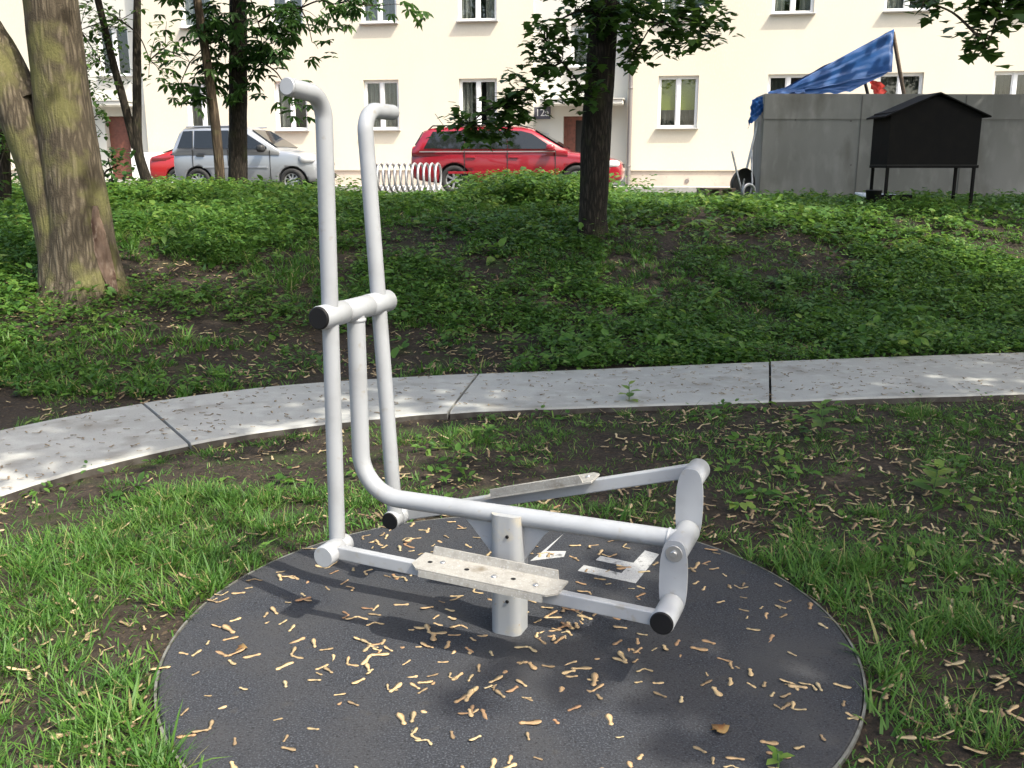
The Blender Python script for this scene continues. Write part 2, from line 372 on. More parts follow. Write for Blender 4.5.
# ------------------------------------------------------------------ world, sun, camera
w = bpy.data.worlds.new('World'); scn.world = w; w.use_nodes = True
sky = w.node_tree.nodes.new('ShaderNodeTexSky'); sky.sky_type = 'NISHITA'; sky.sun_disc = False
SUNDIR = Vector((.78, -.62, 0)).normalized(); EL = R(54)
sky.sun_elevation = EL; sky.sun_rotation = math.atan2(SUNDIR.x, SUNDIR.y); sky.air_density = 1.0; sky.dust_density = 5.0; sky.ozone_density = .6
bg = w.node_tree.nodes['Background']; bg.inputs[1].default_value = .15
w.node_tree.links.new(sky.outputs[0], bg.inputs[0])
sl = bpy.data.lights.new('sun', 'SUN'); sl.energy = 2.25; sl.angle = R(.55); sl.color = (1, .945, .86)
so = bpy.data.objects.new('sun', sl); COL.objects.link(so)
sv = Vector((SUNDIR.x * math.cos(EL), SUNDIR.y * math.cos(EL), math.sin(EL)))
so.rotation_euler = sv.to_track_quat('Z', 'Y').to_euler(); so.location = (6, -6, 14)
cd = bpy.data.cameras.new('camera'); co = bpy.data.objects.new('camera', cd); COL.objects.link(co)
cd.sensor_width = 36; cd.sensor_fit = 'HORIZONTAL'; cd.lens = F / 1024 * 36; cd.clip_start = .05; cd.clip_end = 500
co.location = (0, 0, CH); co.rotation_euler = (math.pi / 2 - TH, 0, 0); scn.camera = co
scn.view_settings.view_transform = 'Standard'; scn.view_settings.look = 'None'; scn.view_settings.exposure = 1.55; scn.view_settings.gamma = 1
scn.view_settings.use_white_balance = True; scn.view_settings.white_balance_temperature = 6600; scn.view_settings.white_balance_tint = 6
scn.render.engine = 'CYCLES'; scn.cycles.use_denoising = True; scn.cycles.max_bounces = 8; scn.cycles.transparent_max_bounces = 8
scn.cycles.sample_clamp_indirect = 6

# ------------------------------------------------------------------ ground
xs = np.unique(np.concatenate([np.linspace(-80, -9, 25), np.arange(-9, 9.01, .07), np.linspace(9, 80, 25)]).round(4))
ys = np.unique(np.concatenate([np.linspace(-40, .6, 16), np.arange(.6, 9, .05), np.arange(9, 20, .12), np.linspace(20, 120, 30)]).round(4))
GX, GY = np.meshgrid(xs, ys); GZ = gz(GX, GY)
nx, ny = len(xs), len(ys)
idx = np.arange(nx * ny).reshape(ny, nx)
q = np.stack([idx[:-1, :-1], idx[:-1, 1:], idx[1:, 1:], idx[1:, :-1]], -1).reshape(-1, 4)
g = np_mesh('ground', np.stack([GX, GY, GZ], -1).reshape(-1, 3), q.ravel(), np.full(len(q), 4), MT['soil'], smooth=True)
tag(g, kind='structure')

# path: cast concrete slabs along the band
def resample(P, n):
    d = np.r_[0, np.cumsum(np.hypot(*np.diff(P, axis=0).T))]; t = np.linspace(0, d[-1], n)
    return np.stack([np.interp(t, d, P[:, 0]), np.interp(t, d, P[:, 1])], 1)
nr = np.array(smooth_path([(*p, 0) for p in NEAR], 10))[:, :2]; fr_ = np.array(smooth_path([(*p, 0) for p in FAR], 10))[:, :2]
# joints given by matching stations of the two edges
jn = [(-2.86, 2.6), (-1.79, 5.17), (-.43, 5.87), (1.67, 6.165), (3.9, 6.43), (6.1, 6.63), (9.4, 6.84)]
jf = [(-4.15, 2.8), (-2.40, 6.10), (-.29, 7.02), (1.97, 7.46), (4.2, 7.85), (6.4, 8.1), (9.6, 8.39)]
def near_idx(P, p): return int(np.argmin(np.hypot(P[:, 0] - p[0], P[:, 1] - p[1])))
cutn = [0] + [near_idx(nr, p) for p in jn] + [len(nr) - 1]; cutf = [0] + [near_idx(fr_, p) for p in jf] + [len(fr_) - 1]
pb = B()
for k in range(len(cutn) - 1):
    a = resample(nr[cutn[k]:cutn[k + 1] + 1], 14); c = resample(fr_[cutf[k]:cutf[k + 1] + 1], 14)
    gap = .009
    for P in (a, c):
        d0 = P[1] - P[0]; d0 /= np.hypot(*d0); d1 = P[-1] - P[-2]; d1 /= np.hypot(*d1); P[0] += d0 * gap; P[-1] -= d1 * gap
    zt = .030 + random.uniform(-.003, .003)
    rows = []
    ac = [np.array([*a[i], 0]) for i in range(14)]
    for i in range(14):
        A = np.array(a[i]); C = np.array(c[i]); dd = (C - A) / np.hypot(*(C - A))
        jit = (vnoise(A[0], A[1], .12) - .5) * .02; A = A + dd * jit
        rows.append([(*A, -.10), (*A, zt - .012), (*(A + dd * .012), zt), (*(A + dd * .4), zt + .002), (*(C - dd * .4), zt + .002), (*(C - dd * .012), zt), (*C, zt - .012), (*C, -.10)])
    vs = [[pb.bm.verts.new(p) for p in r] for r in rows]
    for i in range(13):
        for j in range(7): pb.bm.faces.new((vs[i][j], vs[i + 1][j], vs[i + 1][j + 1], vs[i][j + 1])).material_index = 1 if j in (0, 6) else 0
    pb.bm.faces.new(vs[0]); pb.bm.faces.new(vs[-1][::-1])
tag(pb.out('path', [MT['concrete'], MT['stained']]), kind='structure')

def uv(u, v, z=0.): p = P0 + EU * u + EN * v; return (p[0], p[1], z)
def sheet(name, u0, u1, v0, v1, z, mat, thick=.1):
    b = B(); b.poly([uv(u0, v0, z), uv(u1, v0, z), uv(u1, v1, z), uv(u0, v1, z)], thick, (0, 0, -1)); return tag(b.out(name, mat), kind='structure')
sheet('road', -40, 40, 1.6, 7.2, ZST, MT['asphalt'])
sheet('pavement', -40, 40, -.6, 1.45, ZST + .10, MT['pave'], .25)
sheet('kerb', -40, 40, 1.453, 1.6, ZST + .104, MT['concrete'], .3)

# ------------------------------------------------------------------ rubber mat
mat = empty('rubber_mat', (MC[0], MC[1], 0), 'round dark grey rubber safety mat under the exercise machine', 'rubber mat')
b = B(); N = 160; prof = [(0, .006), (MR - .006, .006), (MR, .0), (MR, -.05)]
rings = []
for (r_, z_) in prof[1:]:
    rings.append([b.bm.verts.new((r_ * math.cos(2 * math.pi * i / N) * (1 + .0015 * math.sin(i * .7)), r_ * math.sin(2 * math.pi * i / N), z_)) for i in range(N)])
b.bm.faces.new(rings[0])
for k in range(2):
    for i in range(N): b.bm.faces.new((rings[k][i], rings[k + 1][i], rings[k + 1][(i + 1) % N], rings[k][(i + 1) % N]))
b.out('surface', MT['rubber'], mat)
b = B(); r0, r1 = MR + .002, MR + .010
pr = [(r0, -.05), (r0, .004), (r1, .003), (r1, -.05)]; rings = [[b.bm.verts.new((r_ * math.cos(2 * math.pi * i / N), r_ * math.sin(2 * math.pi * i / N), z_)) for i in range(N)] for r_, z_ in pr]
for k in range(3):
    for i in range(N): b.bm.faces.new((rings[k][i], rings[k + 1][i], rings[k + 1][(i + 1) % N], rings[k][(i + 1) % N]))
b.out('edging', MT['rim'], mat)
# worn white inlaid marks, in the mat's own plane
def mark(px):
    b = B(); b.poly([Vector(at_z(x, y, .0075)) - Vector((MC[0], MC[1], 0)) for x, y in px], .0015, (0, 0, -1)); return b.out('inlaid_letter', MT['marking'], mat)
mark([(562.5, 534.5), (546, 551), (566, 551), (564, 556.5), (530.5, 560.5), (541, 552.5)])
mark([(645, 550.3), (659, 554.2), (635.6, 583), (577.8, 570.6), (584, 565), (621.5, 573), (627.8, 566.7), (595.8, 559.7), (600.5, 555.8), (633.3, 562.8)])

# ------------------------------------------------------------------ elliptical trainer (local: s = along beam, t = towards camera, z)
MA = -.388
G0 = np.array([-.007, 3.014])
mach = empty('exercise_machine', (G0[0], G0[1], .006), 'pale grey outdoor cross trainer with two tall handles and foot plates', 'exercise machine', rz=MA)
def L(s, t, z): return (s, -t, z - .006)      # local frame: +x along the beam, -y towards the viewer
S0, ZC, ZB, S1, RC, TP, ZJ, SF, ZH = -.565, 1.075, .411, .576, .166, .156, .277, -.524, 1.745
TS = .222
p = MT['paint']
# post with a sloped open top
b = B(); hw = .0565
b.tube([L(0, 0, .0), L(0, 0, .428)], hw, 24)
for v in b.bm.verts:
    v.co.x = max(-hw * .93, min(hw * .93, v.co.x * 1.12)); v.co.y = max(-hw * .93, min(hw * .93, v.co.y * 1.12))
post = b.out('post', MT['post'], mach)
for zz in (.36, .13): b = B(); b.cyl(L(.012, .050, zz), L(.012, .0565, zz), .006, 12, .001); b.out('bolt_hole', MT['cap'], post)
# main beam bent up into the mast, with gussets
b = B(); rb = .031
b.tube(fillet([L(S0, 0, ZC - .02), L(S0, 0, ZB + .004), L(S1, 0, ZB + .004)], .15, 14), rb, 28)
b.cyl(L(S0, 0, ZC - .045), L(S0, 0, ZC - .030), rb + .0035, 28, .004); b.cyl(L(S1 - .046, 0, ZB + .004), L(S1 - .034, 0, ZB + .004), rb + .0035, 28, .004)
beam = b.out('beam', p, mach)
for sx, far_ in ((-1, .17), (1, .15)):
    b = B(); b.poly([L(sx * .045, -.004, ZB - .02), L(sx * far_, -.004, ZB - .02), L(sx * (far_ - .03), -.004, ZB - .05), L(sx * .045, -.004, ZB - .16)], .008, (0, -1, 0)); b.out('gusset', p, mach)
# hub crossbar
b = B(); b.cyl(L(S0, TS - .003, ZC), L(S0, .078, ZC), .039, 36); b.cyl(L(S0, .075, ZC), L(S0, -.082, ZC), .0378, 36); b.cyl(L(S0, -.08, ZC), L(S0, -TS, ZC), .039, 36)
hub = b.out('pivot_tube', p, mach)
b = B(); b.cyl(L(S0, TS - .006, ZC), L(S0, TS + .006, ZC), .0372, 32, .004); b.out('end_cap', MT['cap'], hub)
# swinging handle arms with grips
rt = .0272
for t, sb, sgn, grip in ((TP, S0 - .010, 1, .185), (-TP, SF, -1, .20)):
    dx = (sb - S0); k = -dx / (ZC - ZJ)
    top = S0 + k * (ZH + .012 - ZC)
    b = B(); b.tube(fillet([L(sb, t, ZJ + .02), L(top, t, ZH + (.012 if sgn > 0 else -.012)), L(top, t + sgn * grip, ZH + (.027 if sgn > 0 else -.012))], .078, 12), rt, 24)
    arm = b.out('handle_arm', p, mach)
    b = B(); e = L(top, t + sgn * (grip - .002), ZH + (.027 if sgn > 0 else -.012)); e2 = L(top, t + sgn * (grip + .006), ZH + (.0275 if sgn > 0 else -.012)); b.cyl(e, e2, rt * .97, 20, .003); b.out('end_plug', p, arm)
# pivots, pedal bars and cranks
for side, sb, zf, dz in ((1, S0, ZJ, -RC), (-1, SF, ZJ, RC)):
    tb = .206 * side
    # sleeve at the arm's foot
    b = B(); b.cyl(L(sb, side * .118, ZJ), L(sb, side * .165, ZJ), .0335, 28); b.cyl(L(sb, side * .1655, ZJ), L(sb, side * .262, ZJ), .037, 28)
    sl_ = b.out('pivot_sleeve', p, mach)
    if side < 0:
        b = B(); b.cyl(L(sb, -.119, ZJ), L(sb, -.112, ZJ), .0325, 24); b.out('end_cap', MT['cap'], sl_)
        b = B()
    ze = ZB + dz
    # bar
    b = B(); a0 = Vector(L(sb + .03, tb, ZJ + .003)); a1 = Vector(L(S1 - .02, tb, ze)); d = a1 - a0
    rot = Matrix.Rotation(-math.atan2(d.z, d.x), 3, 'Y')
    b.box((a0 + a1) / 2, (d.length, .030, .044), rot, .004)
    bar = b.out('pedal_bar', p, mach)
    # foot plate: tread with two upturned flanges and bolts
    cx = .005 if side > 0 else .045
    tt = (cx - (sb + .03)) / (S1 - .02 - sb - .03); c = a0 + d * tt; up = rot @ Vector((0, 0, 1)); ax = rot @ Vector((1, 0, 0))
    b = B(); hl, wd = (.25 if side > 0 else .205), .125; yc = 0
    yv = Vector((0, -side, 0))
    def fp(s, t, z): return c + ax * s + yv * t + up * (z + .024)
    out_ = [(-hl, -wd / 2), (hl, -wd / 2), (hl, wd / 2 - .03), (hl - .03, wd / 2), (-hl + .03, wd / 2), (-hl, wd / 2 - .03)]
    b.poly([fp(s, t, 0) for s, t in out_], .006, up)
    # inner raised lip (long side away from the rider) and low outer lip
    b.poly([fp(-hl + .03, -wd / 2, .0062), fp(hl - .03, -wd / 2, .0062), fp(hl - .035, -wd / 2 - .004, .034), fp(-hl + .035, -wd / 2 - .004, .034)], .005, yv)
    b.poly([fp(-hl + .04, wd / 2 - .004, -.0002), fp(hl - .04, wd / 2 - .004, -.0002), fp(hl - .04, wd / 2 - .002, -.020), fp(-hl + .04, wd / 2 - .002, -.020)], .005, yv)
    fpo = b.out('foot_plate', MT['plate'], mach)
    for s_ in (-.16, .03, .17):
        b = B(); b.cyl(fp(s_, .012 * (1 if s_ > -.1 else -1), .006), fp(s_, .012 * (1 if s_ > -.1 else -1), .0105), .0095, 14, .002); b.out('bolt', MT['bolt'], fpo)
    for s_ in (-.07, .09, -.20):
        b = B(); b.cyl(fp(s_, .0, .006), fp(s_, .0, .0066), .0085, 14, .0002); b.out('drain_hole', MT['cap'], fpo)
    # crank plate (long rounded oval)
    tc_ = .098 * side; n = 40; oval = []
    rw = .043
    for i in range(n):
        a = 2 * math.pi * i / n; oval.append((.043 * math.copysign(abs(math.cos(a)) ** .6, math.cos(a)), (RC / 2 + .04) * math.copysign(abs(math.sin(a)) ** .8, math.sin(a))))
    b = B(); ins = .0045 * side
    b.poly([L(S1 + x, tc_ - ins, ZB + dz / 2 + z) for x, z in oval], .009, (0, -1 if side > 0 else 1, 0))
    cr_ = b.out('crank_plate', p, mach)
    if side > 0:
        b = B(); b.cyl(L(S1, tc_ + ins, ZB), L(S1, tc_ + ins + .004, ZB), .026, 24, .001); b.cyl(L(S1, tc_ + ins + .004, ZB), L(S1, tc_ + ins + .012, ZB), .011, 6, .002); b.out('bolt', MT['bolt'], cr_)
    b = B(); b.cyl(L(S1, side * .104, ze), L(S1, side * .232, ze), .037, 30)
    sl2 = b.out('crank_sleeve', p, mach)
    if side > 0:
        b = B(); b.cyl(L(S1, .231, ze), L(S1, .240, ze), .0352, 28, .003); b.out('end_cap', MT['cap'], sl2)
b = B(); b.cyl(L(S1, .090, ZB), L(S1, -.090, ZB), .039, 32); b.out('axle_tube', p, mach)

# ------------------------------------------------------------------ maple seeds
def seed_template(l_nut=.22, curve=.18, wid=.13, seed=0, pair=False):
    r_ = np.random.default_rng(seed); V = []; Fc = []
    def one(ang, base):
        st = np.array([0, .06, .14, .24, .32, .5, .7, .88, 1.0]); hw = np.array([.03, .10, .125, .10, .08, .11, .16, .14, .05]) * wid / .11
        th = np.array([.012, .05, .06, .03, .014, .010, .006, .006, .005])
        b0 = len(V)
        for s, h_, t_ in zip(st, hw, th):
            cx = curve * s * s; lift = .05 * s * s + .012 + .010 * math.sin(3 * s + seed)
            for (dx, dz) in ((-h_, 0), (0, t_), (h_ * .8, 0), (0, -t_ * .5)):
                x = cx + dx; y = s; ca, sa = math.cos(ang), math.sin(ang)
                V.append((x * ca + y * sa, -x * sa + y * ca, lift + dz))
        for i in range(len(st) - 1):
            for j in range(4):
                Fc.append((b0 + 4 * i + j, b0 + 4 * i + (j + 1) % 4, b0 + 4 * i + 4 + (j + 1) % 4, b0 + 4 * i + 4 + j))
        Fc.append((b0 + 3, b0 + 2, b0 + 1, b0)); e = b0 + 4 * (len(st) - 1); Fc.append((e, e + 1, e + 2, e + 3))
    if pair: one(R(48), 0); one(R(-56), 0)
    else: one(0, 0)
    return np.array(V), Fc
SEEDS = [seed_template(curve=c, wid=w_, seed=i, pair=pr_) for i, (c, w_, pr_) in enumerate([(.05, .125, 0), (-.12, .14, 0), (.02, .12, 0), (.20, .13, 0), (-.05, .15, 0), (.08, .125, 1), (-.07, .13, 1)])]
seed_me = []
for i, (v, fc) in enumerate(SEEDS):
    o = np_mesh('maple_seed', v, np.concatenate([np.array(f) for f in fc]), [len(f) for f in fc], MT['seed'], np.zeros(len(v)), True)
    seed_me.append(o.data); bpy.data.objects.remove(o)
def put_seed(x, y, z, sc, label, group):
    k = random.choices(range(7), [3, 3, 3, 3, 3, 1.1, 1.1])[0]; o = bpy.data.objects.new('maple_seed', seed_me[k]); COL.objects.link(o)
    o.location = (x, y, z); o.rotation_euler = (random.uniform(-.12, .12), random.uniform(-.15, .15), random.uniform(0, 6.28)); s = sc * random.uniform(.6, 1.15); o.scale = (s, s, s * .8)
    tag(o, label, 'maple seed', group)
occ = []
def on_mat_free(x, y): return math.hypot(x - MC[0], y - MC[1]) < MR - .03 and math.hypot(x - G0[0], y - G0[1]) > .07
cnt = 0
clus = [(random.gauss(0, .5) + MC[0], random.gauss(0, .5) + MC[1]) for _ in range(22)] + [(random.uniform(-.35, .8), random.uniform(2.45, 3.2)) for _ in range(16)]
while cnt < 272:
    if random.random() < .4:
        c = random.choice(clus); x, y = random.gauss(c[0], .075), random.gauss(c[1], .075)
    else:
        x, y = random.uniform(-1.2, 1.2), random.uniform(1.8, 4.2)
    if on_mat_free(x, y) and y > 1.9:
        put_seed(x, y, .007, .058, 'dry tan maple seed lying on the dark round rubber mat', 'fallen maple seeds on the rubber mat'); cnt += 1
cnt = 0
while cnt < 27:
    x, y = random.uniform(-1.9, 2.0), random.uniform(1.9, 4.3)
    if MR + .03 < math.hypot(x - MC[0], y - MC[1]) < MR + .8 and abs(x) < .56 * y + .1:
        put_seed(x, y, float(gz(x, y)) + .012, .062, 'dry tan maple seed lying among the grass around the mat', 'fallen maple seeds in the grass'); cnt += 1
# weathered litter on soil, bank and path
lt = Leaves()
def litter(n, x0, x1, y0, y1, scale, cond, zf, tlo, thi, flat=.25):
    x = rng.uniform(x0, x1, n * 4); y = rng.uniform(y0, y1, n * 4); k = cond(x, y); x, y = x[k][:n], y[k][:n]; m_ = len(x)
    z = zf(x, y); pos = np.stack([x, y, z], 1); t = np.where(rng.random(m_) < .12, rng.integers(5, 7, m_), rng.integers(0, 5, m_))
    a = rng.random(m_) * 6.283; dirv = np.stack([np.cos(a), np.sin(a), rng.normal(0, flat, m_)], 1); up = np.stack([rng.normal(0, flat, m_), rng.normal(0, flat, m_), np.ones(m_)], 1)
    sc = scale * rng.uniform(.6, 1.25, m_); ti = rng.uniform(tlo, thi, m_)
    for q_ in range(7):
        s_ = t == q_; lt.add(SEEDS[q_], pos[s_], dirv[s_], sc[s_], ti[s_], up[s_])
offm = lambda x, y: (np.hypot(x - MC[0], y - MC[1]) > MR + .02) & (dpath(x, y) > .02)
litter(2300, -3, 4.2, 1.5, 6.4, .050, lambda x, y: offm(x, y) & (fbm(x, y, .6, 21) > .38), lambda x, y: gz(x, y) + .01, .15, 1.)
litter(700, .5, 4.0, 3.2, 6.2, .050, lambda x, y: offm(x, y), lambda x, y: gz(x, y) + .014, .35, 1.)
litter(1000, -3.3, 5, 4.2, 8, .034, lambda x, y: dpath(x, y) < -.03, lambda x, y: np.full(len(x), .036), .1, .6, .03)
litter(1500, -5, 0, 6.0, 9.5, .055, lambda x, y: (dpath(x, y) > .05), lambda x, y: gz(x, y) + .014, .25, 1.)
litter(2600, -7, 7, 6.3, 14, .06, lambda x, y: (dpath(x, y) > .05) & (fbm(x, y, .9, 21) > .42), lambda x, y: gz(x, y) + .012, 0, .8)
litter(170, -1.15, 1.15, 2.2, 4.1, .040, lambda x, y: (np.hypot(x - MC[0], y - MC[1]) < MR - .02) & (np.hypot(x - G0[0], y - G0[1]) > .08), lambda x, y: np.full(len(x), .008), .3, 1., .04)
tag(lt.out('leaf_litter', MT['litter']), 'scattered brown seed and twig litter over soil and path', 'litter', kind='stuff')

# one dead leaf and a crumpled one on the mat
def dead_leaf(x, y, label, sc, rz):
    v = T_MAPLE[0].copy(); v[:, 2] = .25 * np.abs(v[:, 0]) + .12 * np.sin(6 * v[:, 1]) + .12
    o = np_mesh('dead_leaf', v * sc, np.concatenate([np.array(f) for f in T_MAPLE[1]]), [len(f) for f in T_MAPLE[1]], M('dead_leaf_brown', (.22, .14, .05), .8, noise=[(30, (.16, .07, .02), .45, .6)]), np.ones(len(v)))
    o.location = (x, y, .007); o.rotation_euler = (0, 0, rz); so_ = o.modifiers.new('thick', 'SOLIDIFY'); so_.thickness = .002
    tag(o, label, 'dead leaf')
q_ = at_z(725, 737); dead_leaf(q_[0], q_[1], 'curled yellow brown dead leaf at the front of the rubber mat', .05, .6)
q_ = at_z(247, 650); dead_leaf(q_[0], q_[1], 'small crumpled tan dead leaf on the left of the rubber mat', .036, 2.2)

# ------------------------------------------------------------------ grass
def lush(x, y):
    """0..1 grass density in the lawn before the path"""
    n = fbm(x, y, .55, 31)
    d = np.clip((n - .43) * 4.5, 0, 1)
    def blob(cx, cy, rx, ry, a): return a * np.exp(-(((x - cx) / rx) ** 2 + ((y - cy) / ry) ** 2))
    d = d * .6 - .6 * np.exp(-np.maximum(dpath(x, y), 0) / .28)
    for (px, py, rx, ry, a) in [(60, 560, .5, .4, .8), (200, 505, .55, .30, 1.), (275, 515, .4, .25, .9), (60, 690, .45, .3, .7), (150, 760, .5, .25, .7), (30, 620, .4, .4, .8), (450, 440, .5, .3, .35), (545, 440, .4, .3, .5), (900, 700, .4, .3, .6), (960, 745, .4, .25, .6), (980, 440, .7, .7, .7), (940, 560, .7, .4, .6), (1005, 620, .5, .5, .7), (850, 600, .3, .25, .8), (765, 550, .35, .25, .9), (900, 500, .4, .3, .6), (990, 690, .35, .3, .7), (880, 420, .5, .2, .35), (150, 590, .3, .3, .8), (215, 570, .25, .2, .8)]:
        c = at_z(px, py); d = d + blob(c[0], c[1], rx, ry, a)
    for (px, py, rx, ry, a) in [(250, 462, 1.0, .32, 1.0), (60, 505, .5, .3, .8), (700, 450, .8, .6, 1.1), (760, 480, .5, .5, .8), (830, 470, .4, .3, .5), (130, 640, .3, .22, .8), (200, 665, .22, .2, .6), (880, 735, .15, .12, .6), (880, 655, .15, .1, .4), (960, 600, .2, .12, .4), (230, 545, .25, .1, .5), (620, 455, .5, .35, .5), (420, 470, .3, .3, .6)]:
        c = at_z(px, py); d = d - blob(c[0], c[1], rx, ry, a)
    return np.clip(d, 0, 1.3)
def blades(n, x0, x1, y0, y1, dens, hmin, hmax, zf=gz, wid=.0035, tl=(0., 1.), clump=14):
    nc = n // clump
    cx = rng.uniform(x0, x1, nc * 3); cy = rng.uniform(y0, y1, nc * 3); k = rng.random(nc * 3) < dens(cx, cy); cx, cy = cx[k][:nc], cy[k][:nc]
    lush_ = np.clip(dens(cx, cy), .3, 1.2)
    m_ = len(cx) * clump; ci = np.repeat(np.arange(len(cx)), clump)
    a = rng.random(m_) * 6.283; rr = rng.random(m_) ** .6 * .05
    bx = cx[ci] + rr * np.cos(a); by = cy[ci] + rr * np.sin(a)
    kk = (np.hypot(bx - MC[0], by - MC[1]) > MR + .015) & (dpath(bx, by) > .015)
    bx, by, a, ci = bx[kk], by[kk], a[kk], ci[kk]; m_ = len(bx)
    z = zf(bx, by) - .005
    h = rng.uniform(hmin, hmax, m_) * (lush_[ci]) ** .8 * rng.uniform(.5, 1.15, len(cx))[ci]
    a2 = a + rng.normal(0, .9, m_); lean = rng.uniform(.25, 1.25, m_); bend = rng.uniform(.3, 1.2, m_)
    w_ = wid * rng.uniform(.7, 1.5, m_)
    dx, dy = np.cos(a2), np.sin(a2); sx, sy = -dy, dx
    tw = rng.uniform(-.6, .6, m_)
    V = np.zeros((m_, 7, 3))
    for i, (s, ww) in enumerate(((0, 1.), (.38, .95), (.74, .65), (1, 0))):
        hor = h * (lean * s * .55 + bend * s * s * .45); ver = h * (s - .38 * bend * s * s)
        px_ = bx + dx * hor; py_ = by + dy * hor; pz_ = z + np.maximum(ver, .004)
        if i < 3:
            V[:, 2 * i] = np.stack([px_ + sx * w_ * ww, py_ + sy * w_ * ww, pz_ + tw * w_ * ww], 1); V[:, 2 * i + 1] = np.stack([px_ - sx * w_ * ww, py_ - sy * w_ * ww, pz_ - tw * w_ * ww], 1)
        else: V[:, 6] = np.stack([px_, py_, pz_], 1)
    tf = np.array([0, 1, 3, 2, 2, 3, 5, 4, 4, 5, 6]); per = np.array([4, 4, 3])
    fl = (tf[None] + (np.arange(m_) * 7)[:, None]).ravel()
    base = rng.uniform(tl[0], tl[1], len(cx))[ci] * .6 + rng.random(m_) * .3; base = np.where(rng.random(m_) < .05, .97, base)
    return V.reshape(-1, 3), fl, np.tile(per, m_), np.repeat(np.clip(base, 0, 1), 7)
gr = Leaves()
vis = lambda x, y: (np.abs(x) < .57 * y + .35)
gr.raw(*blades(76000, -3.1, 4.0, 1.5, 6.3, lambda x, y: lush(x, y) * vis(x, y) * np.clip(.35 + .35 * (x < -.5) + 3 * (fbm(x, y, .22, 131) - .42), .08, 1), .035, .125, wid=.0018, clump=17))
gr.raw(*blades(26000, -3.1, 4.0, 1.5, 6.3, lambda x, y: (.30 + .3 * (fbm(x, y, .35, 171) > .5)) * vis(x, y), .03, .10, clump=7, wid=.0022))
# longer tufts at the mat's edge and along the path
gr.raw(*blades(5000, -1.5, 1.7, 1.6, 4.4, lambda x, y: ((np.abs(np.hypot(x - MC[0], y - MC[1]) - MR - .05) < .05) * 1. * np.clip(lush(x, y) + .25, 0, 1)), .06, .14, clump=8))
gr.raw(*blades(1500, -2.5, 5, 4.3, 6.6, lambda x, y: ((dpath(x, y) > .02) & (dpath(x, y) < .09)) * (fbm(x, y, .4, 77) > .52) * .8, .07, .16, clump=7))
# grass on the bank (more on the left)
bankd = lambda x, y: (dpath(x, y) > .05) * np.clip((fbm(x, y, 1.0, 51) - .34) * 4, 0, 1) * np.clip(.7 - x * .06, .4, 1)
gr.raw(*blades(105000, -9, 8, 6.3, 15.5, bankd, .06, .19, wid=.0042, clump=12, tl=(0, 1.)))
tag(gr.out('grass', GRASS), 'patchy green grass growing around the mat and on the bank', 'grass', kind='stuff')

# ------------------------------------------------------------------ ground cover on the bank
gc = Leaves()
def cover(n, x0, x1, y0, y1, dens, hmin, hmax, leaf, nl, tl=(0, 1)):
    x = rng.uniform(x0, x1, n * 3); y = rng.uniform(y0, y1, n * 3); k = rng.random(n * 3) < dens(x, y); x, y = x[k][:n], y[k][:n]; m_ = len(x)
    H = rng.uniform(hmin, hmax, m_) * (.6 + .8 * fbm(x, y, .7, 61)); ci = np.repeat(np.arange(m_), nl); q = len(ci)
    a = rng.random(q) * 6.283; fr2 = rng.random(q) ** .6; rad = .03 + .5 * H[ci] * rng.random(q) * .7
    px_ = x[ci] + np.cos(a) * rad; py_ = y[ci] + np.sin(a) * rad; pz_ = gz(x, y)[ci] + H[ci] * fr2 + .01
    dv = np.stack([np.cos(a), np.sin(a), rng.normal(.05, .35, q)], 1)
    sc = leaf * rng.uniform(.55, 1.2, q) * rng.choice([.6, .8, 1., 1.35], m_)[ci]; base = rng.uniform(tl[0], tl[1], m_)[ci] * .65 + rng.random(q) * .35
    up = np.stack([rng.normal(0, .3, q), rng.normal(0, .3, q), np.ones(q)], 1)
    gc.add(T_OVATE, np.stack([px_, py_, pz_], 1), dv, sc, base, up)
bd = lambda x, y: (dpath(x, y) > .04) * (np.abs(x) < .56 * y + .8) * np.clip((fbm(x, y, .9, 41) - .36) * 5, .05, 1) * np.clip(1. + .0 * x - np.exp(-((x + 2.3) / 2.0) ** 2 - ((y - 7.5) / 1.35) ** 2) * 1.05 - .75 * np.exp(-((x - .35) / .55) ** 2 - ((y - 10.0) / .7) ** 2) - .6 * np.exp(-((x - 2.2) / .7) ** 2 - ((y - 11.0) / .6) ** 2), 0, 1)
cover(11500, -6.5, 6.2, 6.3, 11.2, bd, .03, .15, .048, 9, (0, .9))
cover(500, -6.5, 6.2, 6.6, 11.5, bd, .12, .26, .075, 11, (.2, 1))
cover(9000, -9.5, 9.5, 10.5, 18.5, bd, .03, .10, .07, 9, (.05, 1))
cover(420, -6.5, 6.2, 6.6, 12.5, bd, .04, .12, .10, 5, (.4, 1))
# tall nettles along the crest
cre = lambda x, y: np.clip((fbm(x, y, 1.1, 81) - .38) * 4, 0, 1) * (np.abs(x) < .56 * y + .8)
cover(1700, -8.5, -2.6, 13.2, 16.5, lambda x, y: np.clip(cre(x, y) + .35, 0, 1), .16, .36, .085, 12, (.3, 1))
cover(1500, -9.5, 9.5, 11.5, 15.5, cre, .08, .22, .085, 12, (.3, 1))
cover(750, -1.2, 2.2, 13.2, 16.2, lambda x, y: np.exp(-((x - .35) / .75) ** 2 - ((y - 14.8) / 1.2) ** 2) * (x > -.8), .24, .46, .10, 20, (.35, 1))
